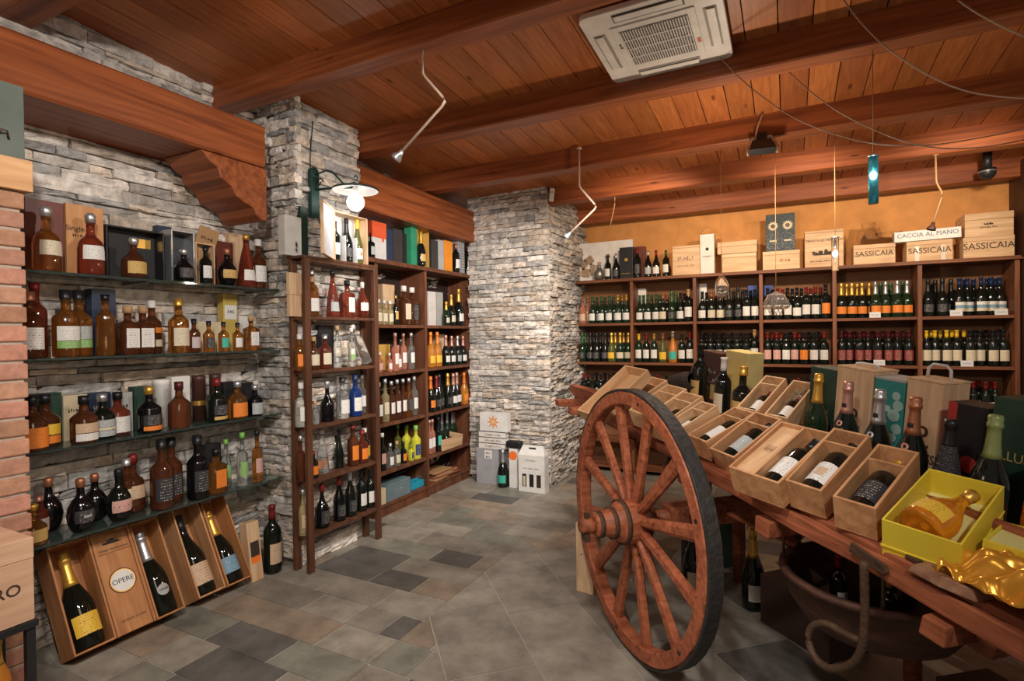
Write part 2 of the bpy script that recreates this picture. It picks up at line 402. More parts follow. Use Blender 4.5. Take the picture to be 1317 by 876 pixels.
# stacked stone walls
def stones(name, o, u, n, W_, H_, rmin=.03, rmax=.07, lmin=.09, lmax=.34, seed=1, tone=1.0, holes=None, jag0=0, jag1=0):
    rnd = random.Random(seed); o = Vector(o); u = Vector(u); n = Vector(n); k = Vector((0, 0, 1)); mb = MB(); z = 0.
    while z < H_:
        h = min(rnd.uniform(rmin, rmax), H_-z+.001); s = -rnd.random()*.1 if not jag0 else rnd.uniform(-jag0, 0)
        end = W_ + (rnd.uniform(0, jag1) if jag1 else 0)
        if not jag0: s = max(s, 0) if False else 0.
        first = True
        while s < end:
            l = rnd.uniform(lmin, lmax)*(1 if h > .04 else 1.2)
            if first: l *= rnd.uniform(.4, 1); first = False
            if s+l > end-.05: l = end-s
            d = rnd.uniform(.002, .042); g = .0022
            b = rnd.uniform(.6, 1.2)*tone; w_ = rnd.random()
            t = (b, b*.99, b*.97) if w_ < .6 else ((b*1.06, b*.97, b*.87) if w_ < .82 else (b*.72, b*.75, b*.78))
            nx, nz = max(2, int(l/.055)+1), 3; V = []
            for j in range(nz+1):
                for i in range(nx+1):
                    fu, fv = i/nx, j/nz; edge = (i in (0, nx)) or (j in (0, nz))
                    dd = d + rnd.uniform(-.008, .008) - (.006 if edge else 0)
                    uu = s+g+(l-2*g)*fu + (0 if i in (0, nx) else rnd.uniform(-.006, .006))
                    zz = z+g+(h-2*g)*fv + rnd.uniform(-.0025, .0025)
                    V.append(o+u*uu+k*zz+n*dd)
            nf = (nx+1)*(nz+1); Fc = []
            for j in range(nz):
                for i in range(nx):
                    a = j*(nx+1)+i; Fc.append((a, a+1, a+nx+2, a+nx+1))
            B = [o+u*(s+g)+k*(z+g)-n*.03, o+u*(s+l-g)+k*(z+g)-n*.03, o+u*(s+l-g)+k*(z+h-g)-n*.03, o+u*(s+g)+k*(z+h-g)-n*.03]
            V += B; b0 = nf
            bot = list(range(nx+1)); top = [nz*(nx+1)+i for i in range(nx+1)]; lf = [j*(nx+1) for j in range(nz+1)]; rt = [j*(nx+1)+nx for j in range(nz+1)]
            Fc += [tuple([b0+1, b0]+bot)[:2]+tuple(bot), tuple([b0+3, b0+2]+top[::-1]), tuple([b0, b0+3]+lf[::-1]), tuple([b0+2, b0+1]+rt)]
            Fc[-4] = tuple([b0]+[b0+1]+bot[::-1])
            Fc = [tuple(reversed(f)) for f in Fc] if u.cross(k).dot(n) < 0 else Fc
            mb.add(V, Fc, 0, False, t)
            s += l
        z += h
    # backing
    P = [o+u*.05-n*.006, o+u*(W_-.06)-n*.006, o+u*(W_-.06)-n*.006+k*H_, o+u*.05-n*.006+k*H_]; P += [p-n*.06 for p in P]
    mb.add(P, [(0, 1, 2, 3), (7, 6, 5, 4), (0, 4, 5, 1), (1, 5, 6, 2), (2, 6, 7, 3), (3, 7, 4, 0)], 1, False, (1, 1, 1))
    return struct(mb.build(name, [STONE, DKMORT]))
stones('wall_left', (-3.27, -.5, 0), (0, 1, 0), (1, 0, 0), 3.05, 3.22, seed=3, rmin=.028, rmax=.085, lmax=.42, tone=1.12)
stones('wall_left_pillar_side', (-3.27, 2.55, 0), (1, 0, 0), (0, -1, 0), .43, 3.1, lmin=.05, lmax=.2, seed=4, tone=1.1)
stones('wall_left_pillar', (-2.87, 2.535, 0), (0, 1, 0), (1, 0, 0), .595, 3.05, lmin=.08, lmax=.3, seed=5, tone=1.12)
mb = MB(); mb.span((-3.26, 2.56, 0), (-2.90, 3.12, 3.05)); struct(mb.build('wall_left_pillar_core', DKMORT))
stones('wall_left_far', (-3.31, 3.13, 0), (0, 1, 0), (1, 0, 0), 1.86, 3.05, seed=6)
stones('wall_front_column', (-2.985, 4.90, 0), (1, 0, 0), (0, -1, 0), .913, 2.95, rmin=.035, rmax=.06, lmin=.1, lmax=.30, seed=8, tone=1.08, jag1=.0)
stones('wall_side_column', (-2.10, 4.895, 0), (0, 1, 0), (1, 0, 0), 1.15, 2.9, rmin=.03, rmax=.055, lmin=.08, lmax=.25, seed=9, tone=.95)
mb = MB(); mb.span((-2.15, 6.02, -.0), (4.3, 6.14, 3.0)); struct(mb.build('wall_back', ORANGE))
mb = MB(); mb.span((1.665, 5.66, 0), (1.95, 6.0, 2.84)); struct(mb.build('wall_back_post', wood('dark_post_wood', (.03, .012, .007), (.09, .036, .018), (12, 12, 1), .55), bevel=.01))
# terracotta brick pillar in the left foreground
mb = MB(); z = 0.; j = 0
while z < 2.03:
    s = .965; off = .13 if j % 2 else .25; yy = s; w = off
    while yy > -.3:
        lo = yy-w; v = random.uniform(.82, 1.15)
        q = random.uniform(0, .006)
        mb.span((-2.75, lo+.006, z+.006), (-2.455+q, yy-.002, z+.062), tint=(v, v*random.uniform(.92, 1.05), v*random.uniform(.9, 1.02)))
        yy = lo; w = .25
    z += .0678; j += 1
mb.span((-2.74, -.3, 0), (-2.462, .955, 2.035), mi=1, tint=(1, 1, 1))
struct(mb.build('wall_left_brick_pillar', [BRICK, plain('pale_mortar', (.45, .36, .29), .95, .5, 60)], bevel=.005))

# ================================================================== BOTTLES
def arc(r0, z0, r1, z1, n=4, e=1.0):
    """smooth shoulder from (r0,z0) to (r1,z1)"""
    return [(r1+(r0-r1)*(math.cos(PI*t/n)+1)/2, z0+(z1-z0)*t/n) for t in range(1, n+1)]
KIND = {
 # outline, square exponent, capsule start, label zone, natural height
 'bordeaux': ([(.030, 0), (.0368, .003), (.0375, .010), (.0375, .185)]+arc(.0375, .185, .0145, .232)+[(.0138, .262), (.0138, .290), (.0155, .291), (.0155, .300)], 0, .240, (.045, .135), .30),
 'burgundy': ([(.032, 0), (.040, .003), (.041, .012), (.041, .125)]+arc(.041, .125, .0148, .232, 6)+[(.0138, .262), (.0138, .290), (.0155, .291), (.0155, .300)], 0, .238, (.035, .110), .30),
 'champagne': ([(.034, 0), (.043, .003), (.0445, .012), (.0445, .125)]+arc(.0445, .125, .0165, .238, 6)+[(.0145, .272), (.0145, .285), (.0175, .288), (.0175, .297), (.0150, .300), (.0165, .312), (.0140, .320)], 0, .205, (.040, .105), .32),
 'rhine': ([(.030, 0), (.037, .003), (.038, .012), (.038, .120)]+arc(.038, .120, .0138, .270, 6)+[(.0133, .30), (.0133, .318), (.0150, .320), (.0150, .330)], 0, .262, (.035, .115), .33),
 'whisky': ([(.030, 0), (.038, .003), (.0390, .010), (.0390, .150)]+arc(.039, .150, .0145, .188)+[(.0140, .222), (.0165, .224), (.0165, .230), (.0165, .262)], 0, .226, (.035, .120), .262),
 'rum': ([(.036, 0), (.0425, .003), (.044, .010), (.044, .092)]+arc(.044, .092, .0150, .128, 5)+[(.0145, .148), (.0170, .149), (.0170, .180)], 0, .149, (.012, .078), .18),
 'square': ([(.030, 0), (.037, .003), (.0380, .010), (.0380, .150)]+arc(.038, .150, .0145, .172)+[(.0140, .205), (.0175, .206), (.0175, .240)], 7, .206, (.035, .130), .24),
 'dumpy': ([(.040, 0), (.050, .004), (.0535, .020), (.0535, .075)]+arc(.0535, .075, .0160, .135, 6)+[(.0150, .155), (.0215, .158), (.0230, .185), (.0150, .192)], 0, .156, (.022, .078), .192),
 'orb': ([(.026, 0), (.036, .006), (.050, .030), (.0555, .062), (.050, .094), (.034, .120), (.0175, .134), (.0150, .165), (.0185, .167), (.0185, .195), (.0120, .200)], 0, .166, (.040, .085), .20),
 'slim': ([(.024, 0), (.030, .003), (.0310, .010), (.0310, .190)]+arc(.031, .190, .0125, .225)+[(.0120, .292), (.0150, .293), (.0150, .325)], 0, .290, (.060, .150), .325),
 'decanter': ([(.040, 0), (.047, .004), (.0485, .012), (.047, .10), (.043, .125)]+arc(.043, .125, .0155, .165)+[(.0150, .205), (.0195, .207), (.0200, .235), (.0120, .245)], 0, .206, (.060, .115), .245),
 'cognac': ([(.036, 0), (.046, .004), (.0465, .015), (.035, .12), (.022, .185), (.0145, .215), (.0140, .245), (.0165, .246), (.0165, .275)], 0, .246, (.035, .09), .275),
 'cone': ([(.046, 0), (.056, .004), (.0575, .02), (.050, .09), (.034, .18), (.021, .25), (.0165, .29), (.0165, .305), (.0195, .308), (.0175, .33)], 0, .245, (.03, .085), .33),
 'tallwhisky': ([(.026, 0), (.034, .003), (.0350, .010), (.0350, .185)]+arc(.035, .185, .0140, .222)+[(.0138, .262), (.0160, .264), (.0160, .295)], 0, .262, (.045, .150), .295),
}
def gl(name, col, rough=.05, trans=0., **k):
    if name in MATS: return MATS[name]
    m = principled(name, col, rough, trans=trans, spec=.6, **k); MATS[name] = m; return m
GLASS = {
 'dark': gl('dark_bottle_glass', (.006, .008, .006), .06),
 'black': gl('black_bottle_glass', (.004, .004, .005), .10),
 'green': gl('green_bottle_glass', (.009, .022, .009), .05),
 'olive': gl('olive_bottle_glass', (.12, .13, .03), .05, .35),
 'amber': gl('amber_spirit_glass', (.66, .27, .06), .03, .9),
 'brown': gl('deep_brown_spirit_glass', (.26, .085, .035), .03, .8),
 'red': gl('ruby_spirit_glass', (.40, .085, .045), .03, .8),
 'orange': gl('orange_wine_glass', (.90, .36, .05), .04, .6),
 'rose': gl('pink_wine_glass', (.85, .38, .26), .04, .7),
 'clear': gl('clear_spirit_glass', (.88, .92, .90), .03, .93),
 'yellow': gl('yellow_liqueur_glass', (.62, .60, .05), .12, .15),
 'pale': gl('pale_gold_spirit_glass', (.78, .66, .36), .04, .75),
 'blue': gl('blue_bottle_glass', (.01, .035, .16), .06, .2),
 'pewter': gl('pewter_flask_metal', (.30, .28, .25), .35, metal=.8),
 'stud': plain('studded_black_glass', (.05, .05, .055), .15, 1.0, 160),
}
def foil(name, col, rough=.35, metal=.5):
    key = 'foil_'+name
    if key not in MATS: MATS[key] = principled(name+'_capsule_foil', col, rough, metal=metal)
    return MATS[key]
CAP = {'gold': foil('gold', (.72, .42, .08), .35, .7), 'black': foil('black', (.012, .012, .014), .35, .1), 'red': foil('red', (.20, .018, .015), .4, .2),
 'white': foil('white', (.68, .66, .62), .45, 0), 'silver': foil('silver', (.55, .56, .58), .35, .8), 'rose': foil('rose', (.58, .30, .24), .35, .6),
 'cork': foil('cork', (.45, .27, .13), .8, 0), 'yellow': foil('yellow', (.80, .50, .03), .45, .1), 'orange': foil('orange', (.75, .20, .03), .4, .3),
 'green': foil('green', (.035, .10, .04), .4, .2), 'blue': foil('blue', (.015, .03, .09), .4, .2), 'copper': foil('copper', (.45, .18, .09), .4, .6),
 'lime': foil('lime', (.18, .42, .08), .4, .1), 'burgundy': foil('burgundy', (.09, .012, .018), .4, .2)}
LAB = {'white': label_mat((.74, .72, .68)), 'cream': label_mat((.66, .58, .42)), 'black': label_mat((.03, .03, .035), (.6, .55, .45)),
 'orange': label_mat((.75, .22, .03), (.25, .03, .02), .4), 'yellow': label_mat((.80, .50, .05), (.15, .06, .02)), 'teal': label_mat((.05, .42, .33), (.6, .6, .4), .3),
 'grey': label_mat((.36, .38, .38), (.85, .85, .8)), 'paper': label_mat((.60, .42, .27), (.12, .05, .03)), 'red': label_mat((.22, .035, .03), (.7, .6, .5), .45),
 'pink': label_mat((.62, .36, .31), (.3, .05, .05)), 'blue': label_mat((.16, .30, .40), (.8, .8, .8), .4), 'navy': label_mat((.03, .05, .12), (.7, .7, .7)),
 'green': label_mat((.22, .42, .12), (.8, .8, .7)), 'gold': label_mat((.58, .38, .12), (.1, .05, .02)), 'lilac': label_mat((.5, .42, .42), (.3, .1, .15), .3)}
BOT = {}
def bottle_meshes(kind, glass, label, cap, sx, seg=20, emblem=None, big=False):
    key = (kind, glass, label, cap, sx, emblem, seg)
    if key in BOT: return BOT[key]
    prof, sq, zc, (l0, l1), h = KIND[kind]; parts = []
    mb = MB(); mb.lathe([(r_, z_) for r_, z_ in prof if not (cap and z_ > zc+.012 and kind not in ('champagne', 'bordeaux', 'burgundy', 'rhine', 'cone'))] if True else prof, seg, sq, sc=sx)
    body = mb.mesh('bottle_body', GLASS[glass])
    def radius(z_):
        for (r0, z0), (r1, z1) in zip(prof, prof[1:]):
            if z0 <= z_ <= z1 and z1 > z0: return r0+(r1-r0)*(z_-z0)/(z1-z0)
        return prof[-1][0]
    if cap:
        pp = [(radius(zc)+.0007, zc)]+[(r_+.0007, z_+.0003) for r_, z_ in prof if z_ > zc+.002]
        mb = MB(); mb.lathe(pp, max(12, seg-6), 0, sc=1); parts.append(('capsule' if kind in ('bordeaux', 'burgundy', 'rhine', 'champagne', 'cone') else 'stopper', mb.mesh('capsule', CAP[cap])))
    if label:
        aw = .95 if not sq else .62
        if isinstance(label, tuple): bands = label
        else: bands = ((label, 0, 1),)
        for (lb, f0, f1) in bands:
            za, zb = l0+(l1-l0)*f0, l0+(l1-l0)*f1; n = 3; zs = [za+(zb-za)*i/n for i in range(n+1)]
            mb = MB(); mb.lathe([(radius(z_)+.0009, z_) for z_ in zs], 12, sq, sc=sx, a0=-PI/2-aw, a1=-PI/2+aw)
            parts.append(('label', mb.mesh('label', LAB[lb])))
    if emblem:
        ez = l0+(l1-l0)*.5; r_ = radius(ez)+.0018; mb = MB(); col, ew, eh = emblem
        mb.lathe([(radius(ez-eh)+.0018, ez-eh), (r_, ez), (radius(ez+eh)+.0018, ez+eh)], 8, sq, sc=sx, a0=-PI/2-ew, a1=-PI/2+ew)
        parts.append(('emblem', mb.mesh('emblem', LAB[col])))
    BOT[key] = (body, parts); return BOT[key]
def bottle(name, M, kind, glass, label, cap, text_, cat='bottle', group=None, s=1., sx=1., emblem=None, seg=20):
    body, parts = bottle_meshes(kind, glass, label, cap, sx, seg, emblem)
    o = bpy.data.objects.new(name, body); C.objects.link(o); o.matrix_world = M @ Matrix.Diagonal((s, s, s, 1))
    for n, me in parts:
        c = bpy.data.objects.new(n, me); C.objects.link(c); c.parent = o
    tag(o, text_, cat, group); return o
# styles: kind, glass, label, cap, relative height, words, object name
ST = {
 'w': ('bordeaux', 'dark', 'white', 'black', 1, 'dark wine bottle, white label, black capsule'),
 'wr': ('bordeaux', 'dark', 'white', 'red', 1, 'dark wine bottle, white label, red capsule'),
 'wc': ('bordeaux', 'dark', 'cream', 'black', 1, 'dark wine bottle, cream label, black capsule'),
 'wo': ('bordeaux', 'dark', 'cream', 'yellow', 1, 'dark wine bottle, cream label, yellow capsule'),
 'wg': ('bordeaux', 'green', 'white', 'gold', 1, 'green wine bottle, white label, gold capsule'),
 'wy': ('bordeaux', 'green', 'white', 'yellow', 1, 'green wine bottle, white label, yellow capsule'),
 'wk': ('bordeaux', 'dark', 'black', 'red', 1, 'dark wine bottle, black label, red capsule'),
 'wp': ('bordeaux', 'dark', 'pink', 'red', 1, 'dark wine bottle, pink label, red capsule'),
 'wor': ('bordeaux', 'dark', 'orange', 'black', 1, 'dark wine bottle, orange label, black capsule'),
 'wrd': ('bordeaux', 'dark', 'red', 'burgundy', 1, 'dark wine bottle, red patterned label, burgundy capsule'),
 'wtall': ('bordeaux', 'dark', 'white', 'cork', 1.1, 'dark wine bottle, white label, tan capsule'),
 'wbl': ('burgundy', 'dark', (('cream', 0, .33), ('blue', .33, .66), ('white', .66, 1)), 'blue', 1.05, 'dark wine bottle, blue striped white label'),
 'b': ('burgundy', 'green', 'white', 'green', 1, 'green burgundy bottle, low white label'),
 'bg': ('burgundy', 'green', 'white', 'gold', 1, 'green burgundy bottle, white label, gold capsule'),
 'bk': ('burgundy', 'dark', 'white', 'black', 1, 'dark burgundy bottle, white label, black capsule'),
 'bc': ('burgundy', 'dark', 'cream', 'copper', 1, 'dark burgundy bottle, cream label, copper capsule'),
 'bb': ('burgundy', 'dark', 'black', 'black', 1, 'dark burgundy bottle, black label'),
 'by': ('burgundy', 'olive', 'yellow', 'copper', 1, 'olive burgundy bottle, yellow label'),
 'pk': ('burgundy', 'rose', 'paper', 'copper', 1, 'pinkish bottle with paper label'),
 'c': ('champagne', 'dark', 'black', 'gold', 1, 'dark sparkling wine bottle, gold neck foil'),
 'cd': ('champagne', 'dark', 'black', 'black', 1, 'dark sparkling wine bottle, black neck foil'),
 'cs': ('champagne', 'green', 'orange', 'silver', 1, 'green sparkling wine bottle, silver foil, orange label'),
 'cdo': ('champagne', 'dark', 'orange', 'gold', 1, 'dark sparkling wine bottle, orange label, gold foil'),
 'co': ('champagne', 'orange', 'orange', 'gold', 1, 'amber sparkling wine bottle, orange label, gold foil'),
 'cg': ('champagne', 'green', 'cream', 'gold', 1, 'green sparkling wine bottle, cream label, gold foil'),
 'cgr': ('champagne', 'green', 'black', 'green', 1, 'dark sparkling wine bottle, green neck foil'),
 'cc': ('champagne', 'olive', 'yellow', 'gold', 1, 'pale gold sparkling wine bottle'),
 'crs': ('champagne', 'dark', 'white', 'rose', 1, 'dark sparkling wine bottle, pink neck foil'),
 'csv': ('champagne', 'dark', 'grey', 'silver', 1, 'dark sparkling wine bottle, silver neck foil'),
 'cor': ('champagne', 'dark', 'orange', 'orange', 1, 'dark sparkling wine bottle, orange neck foil'),
 'ct': ('burgundy', 'orange', 'teal', 'silver', 1.05, 'orange wine bottle with turquoise label'),
}
ROWS = []
def row(items, place, group, z, xy, face, jitter=.0, kinds=ST, hs=1.0, wide=1.0):
    """items: (px, style key or tuple[, extra dict]); xy: ('y', value) or ('x', value) fixes the row's plane"""
    recs = []
    for it in items:
        px, st = it[0], it[1]; ex = it[2] if len(it) > 2 else {}
        if isinstance(st, str): st = kinds[st]
        off = ex.get('d', 0)
        if xy[0] == 'y': v = xy[1]+off; pos = Vector((gx(px, v, z+.1), v, z))
        else: v = xy[1]-off; pos = Vector((v, gy(px, v, z+.1), z))
        recs.append((px, st, ex, pos))
    recs.sort(key=lambda q: q[0]); cnt = {}; prev = []
    RAD = {'bordeaux': .0375, 'burgundy': .041, 'champagne': .0445, 'rhine': .038, 'whisky': .039, 'rum': .044, 'square': .041, 'dumpy': .0535, 'orb': .0555, 'slim': .031, 'decanter': .0485, 'cognac': .0465, 'cone': .0575, 'tallwhisky': .035}
    ax = 1 if xy[0] == 'x' else 0; dp = 1-ax; sg = -1 if xy[0] == 'x' else 1; out_ = []
    for px, st, ex, pos in recs:                     # neighbours that would touch stand a little behind one another
        s_ = st[4]*hs*ex.get('s', 1)
        if 'top' in ex:
            q = onp(px, ex['top'], pos, (1, 0, 0) if ax else (0, 1, 0)); s_ = (q.z-z)/KIND[st[0]][4]
        KW = wide if st[0] in ('whisky', 'square', 'tallwhisky') else 1; r_ = min(RAD[st[0]]*s_*KW, .046 if xy == ('x', -2.768) else .056)+.001
        for step in (0, .006, .012, .018, .024, .03, .036, .042, .048, .054, .06, .066, .072, .078, .084, .09, .096):
            p = pos.copy(); p[dp] += sg*step
            if all(math.hypot(p.x-q.x, p.y-q.y) > r_+rr for q, rr in prev): break
        prev.append((p, r_)); out_.append((px, st, {**ex, 'S': s_, 'KW': KW}, p))
    recs = out_
    for r_ in recs: cnt[r_[1][5]] = cnt.get(r_[1][5], 0)+1
    seen = {}
    for px, st, ex, pos in recs:
        w_ = st[5]; seen[w_] = seen.get(w_, 0)+1
        lab = w_+', '+place
        if cnt[w_] > 1:
            if cnt[w_] == 2: o_ = 'left one' if seen[w_] == 1 else 'right one'
            else: o_ = ORD[seen[w_]-1]+' from left'
            lab += ', '+o_
        M = T(*pos) @ RZ(face+random.uniform(-.12, .12))
        M = M @ Matrix.Diagonal((min(ex['KW'], (.046 if xy == ('x', -2.768) else .056)/(RAD[st[0]]*ex['S'])),)*2+(1, 1))
        bottle(st[6] if len(st) > 6 else 'wine_bottle', M, st[0], st[1], st[2], st[3], lab, 'bottle', group, ex['S'], emblem=ex.get('emblem'), seg=ex.get('seg', 16))

# ================================================================== BACK SHELVING
BX = [-2.1076, -1.4726, -.8345, -.2283, .3759, 1.0024, 1.635]
BZ = [.07, .35, .755, 1.185, 1.605]
unit = empty('wall_shelving', (-.24, 5.85, 0), 'long reddish wooden wine shelving with six bays along orange wall', 'shelving')
def child(mb, name, mat, par, bevel=0):                # geometry given in world space
    return mb.build(name, mat, par, M=par.matrix_world.inverted(), bevel=bevel)
bpy.context.view_layer.update()
for x in BX:
    mb = MB(); mb.span((x-.016, 5.70, 0), (x+.016, 5.99, 2.045)); child(mb, 'upright_panel', wood('reddish_upright_wood', (.10, .032, .014), (.25, .095, .042), (14, 14, 1.4), .5, .1), unit, .002)
for z in BZ:
    for a, b in zip(BX, BX[1:]):
        mb = MB(); mb.span((a+.017, 5.705, z-.026), (b-.017, 5.985, z)); child(mb, 'shelf_board', BACKW, unit, .002)
mb = MB(); mb.span((BX[0]-.03, 5.675, 2.046), (BX[-1]+.03, 5.995, 2.062)); mb.span((BX[0]-.02, 5.69, 2.062), (BX[-1]+.02, 5.99, 2.078)); child(mb, 'top_board', BACKW, unit, .003)
mb = MB(); mb.span((BX[0]+.01, 5.992, .03), (BX[-1]-.01, 6.004, 2.04)); child(mb, 'back_panel', plain('ochre_brown_backing', (.20, .085, .032), .7), unit)
BAY = ['first bay', 'second bay', 'third bay', 'fourth bay', 'fifth bay', 'sixth bay']
R1 = [
 [(749.7, 'pk'), (762.3, 'b'), (773.8, 'b'), (784, 'b'), (795, 'bg'), (806, 'bg')],
 [(823, 'b', {'s': .97}), (833, 'b'), (843, 'b'), (852.7, 'bc'), (863.7, 'cgr'), (874.6, 'bk'), (885.6, 'wtall')],
 [(903.4, 'bk'), (915, 'bc'), (926, 'bc'), (937.4, 'cd'), (949, 'cd', {'s': 1.05}), (960, 'w'), (971, 'w')],
 [(987.5, 'w', {'s': 1.02}), (1000.5, 'wr'), (1013, 'w'), (1025, 'bk'), (1037, 'wr'), (1049, 'wr'), (1062, 'wor', {'s': 1.06})],
 [(1082, 'cdo'), (1096, 'cdo'), (1110, 'cdo'), (1126, 'cs'), (1140, 'cs'), (1154, 'cs'), (1168, 'cs')],
 [(1193.6, 'cd'), (1212, 'cd'), (1234, 'wbl'), (1247, 'wbl'), (1262, 'wbl'), (1277, 'wbl'), (1291, 'wbl')]]
R2 = [
 [(749, 'cgr'), (758, 'cd'), (767.5, 'cd'), (777, 'cd'), (786.7, 'cc'), (796.6, 'cg'), (805.5, 'cg')],
 [(821.8, 'wy'), (831.6, 'wr'), (841.5, 'wg'), (852.7, 'by'), (865.5, 'ct', {'s': 1.02}), (877, 'w', {'s': .98}), (887, 'wr', {'s': 1.03})],
 [(902.6, 'w'), (913.6, 'w'), (924.5, 'w'), (936, 'w'), (947.8, 'w'), (959.6, 'wc'), (970.5, 'wtall')],
 [(987, 'wp'), (999, 'wp'), (1010.8, 'w'), (1022, 'wp'), (1034, 'wor'), (1047, 'w'), (1060, 'wr')],
 [(1082.3, 'wrd'), (1093, 'wrd'), (1105.5, 'wrd'), (1117, 'wrd'), (1129, 'wrd'), (1142.5, 'wrd'), (1155, 'wrd'), (1169, 'wrd')],
 [(1191.5, 'wo'), (1204, 'wo'), (1217.5, 'wo'), (1231.6, 'wo'), (1248, 'wc'), (1262, 'wc'), (1277, 'wc'), (1292, 'wc')]]
R3 = [
 [(751, 'wr'), (762, 'w'), (773, 'w'), (784, 'w'), (795, 'bk'), (805, 'bk')],
 [(823, 'bk'), (834, 'wc'), (846, 'wr'), (857, 'w'), (869, 'w'), (880, 'wr')],
 [(903, 'bk'), (915, 'w'), (927, 'wr'), (939, 'w'), (951, 'wc'), (963, 'w')],
 [(988, 'wr'), (1001, 'wr'), (1014, 'w'), (1027, 'wr'), (1041, 'w'), (1056, 'wr')],
 [(1086, 'w'), (1101, 'w'), (1116, 'wr'), (1131, 'w'), (1146, 'w'), (1161, 'wr')],
 [(1196, 'wr'), (1212, 'wr'), (1226, 'w'), (1241, 'wr'), (1254, 'wr'), (1268, 'wr'), (1282, 'wr')]]
for nm, RR, z in (('top row', R1, BZ[4]), ('middle row', R2, BZ[3]), ('lower row', R3, BZ[2])):
    for bay, items in zip(BAY, RR): row(items, bay+' '+nm, 'bottles in the back shelving', z, ('y', 5.765), 0)
# second rank standing behind, seen between the necks
for nm, RR, z, skip in (('top row', R1, BZ[4], ()), ('middle row', R2, BZ[3], (1,)), ('lower row', R3, BZ[2], (1, 2, 3, 4))):
    for bi, (bay, items) in enumerate(zip(BAY, RR)):
        if bi in skip: continue
        b = []
        for (p, s_, *e), (p2, *_) in zip(items, items[1:]):
            st = ST[s_]; st = ST['cgr'] if st[0] == 'champagne' and s_ in ('cgr', 'cs') else st
            b.append((((p+p2)/2), (st[0], st[1], st[2], st[3], st[4], st[5].replace('bottle', 'bottle in back rank', 1) if len(st[5].split()) < 7 else 'bottle in back rank, '+st[5].split(', ')[-1]), {'seg': 12}))
        row(b, bay+' '+nm, 'back rank bottles in the back shelving', z, ('y', 5.90), 0)

# ================================================================== BOXES ON SHELVES
COL = {}
def card(name, col, rough=.5, **k): return plain(name, col, rough, **k)
RED_CARD = card('orange_red_card', (.62, .09, .03)); GRN_CARD = card('green_card', (.03, .26, .14)); NAVY = card('navy_card', (.02, .035, .075), .35)
DGREEN = card('dark_green_card', (.02, .055, .038), .4); TEAL = card('teal_card', (.03, .24, .22), .45); GREYC = card('grey_card', (.40, .40, .38))
CREAM = card('cream_card', (.62, .52, .34)); YEL_CARD = card('ochre_yellow_card', (.58, .42, .10)); ORG_CARD = card('orange_card', (.80, .27, .02))
BRN_CARD = card('chocolate_brown_card', (.07, .028, .02), .4); KRAFT = card('kraft_card', (.42, .24, .11)); DKRED = card('dark_red_wood_box', (.15, .035, .022), .4)
def place(px0, px1, z, plane, depth=0):
    if plane[0] == 'y':
        a, b = gx(px0, plane[1], z+.1), gx(px1, plane[1], z+.1); return T((a+b)/2, plane[1], z), abs(b-a)
    a, b = gy(px0, plane[1], z+.1), gy(px1, plane[1], z+.1); return T(plane[1], (a+b)/2, z) @ RZ(PI/2), abs(b-a)
def topz(px, py, plane):
    return onp(px, py, (0, plane[1], 0) if plane[0] == 'y' else (plane[1], 0, 0), (0, 1, 0) if plane[0] == 'y' else (1, 0, 0)).z
def gift_box(name, pxs, z, top, plane, depth, mat, label, cat='box', group=None, bevel=.002, M=None, w=None, h=None, lid=None):
    if M is None:
        M, w = place(pxs[0], pxs[1], z, plane); h = topz((pxs[0]+pxs[1])/2, top, plane)-z
    mb = MB(); mb.span((-w/2, 0, 0), (w/2, depth, h if lid is None else h*lid-.0012)); o = mb.build(name, mat, bevel=bevel); o.matrix_world = M
    tag(o, label, cat, group)
    if lid is not None:
        mb = MB(); mb.span((-w/2-.001, -.001, h*lid), (w/2+.001, depth+.001, h)); mb.build('lid', mat, o, bevel=bevel)
    return o, w, h
def patch(o, x0, x1, z0, z1, mat, name='printed_panel', y=-.0012, t=.001):
    mb = MB(); mb.span((x0, y, z0), (x1, y+t, z1)); return mb.build(name, mat, o)
def disc(o, x, z, r, mat, name='emblem', y=-.0016, seg=20):
    mb = MB(); mb.lathe([(r, 0), (r, .0012)], seg, M=frame((x, y+.0012, z), (1, 0, 0), (0, 0, 1), (0, -1, 0)), sm=False); return mb.build(name, mat, o)
def crate_box(*a, planks=2, **k):                       # closed wooden case with lid line and nail-free battens
    o, w, h = gift_box(*a, **k); return o, w, h
PB = ('y', 5.72); TB = 2.079
# picture box with sepia drawing
o, w, h = gift_box('picture_box', (738, 814), TB, 311, ('y', 5.86), .05, WHITE, 'flat white presentation box with faint sepia drawing, leaning behind small bottles', 'box')
SEPIA = card('sepia_print', (.36, .25, .16), .7)
for (x_, z_, a_, b_) in ((-.22, .20, .05, .07), (-.15, .24, .06, .06), (-.20, .10, .07, .07), (-.12, .13, .04, .08), (.06, .27, .04, .03), (-.06, .07, .03, .04)):
    mb = MB(); n = 18; rr = random.Random(int(x_*1000)); mb.prism([(x_+a_*math.cos(q*2*PI/n)*rr.uniform(.6, 1.1), min(h-.01, max(.01, z_+b_*math.sin(q*2*PI/n)*rr.uniform(.6, 1.1)))) for q in range(n)], frame((0, -.0022, 0), (1, 0, 0), (0, 0, 1), (0, -1, 0)), .0008)
    mb.build('drawing', SEPIA, o)
row([(771, ('orb', 'pewter', None, 'cork', 1, 'small pewter coloured flask', 'flask'), {'top': 337}),
     (780.7, ('bordeaux', 'dark', 'white', 'black', 1, 'dark bottle with white label before picture box', 'wine_bottle'), {'top': 328}),
     (792.5, ('burgundy', 'dark', 'black', 'silver', 1, 'dark bottle with silver capsule beside black box', 'wine_bottle'), {'top': 326})], 'on top of shelving', 'bottles on top of the back shelving', TB, ('y', 5.76), 0)
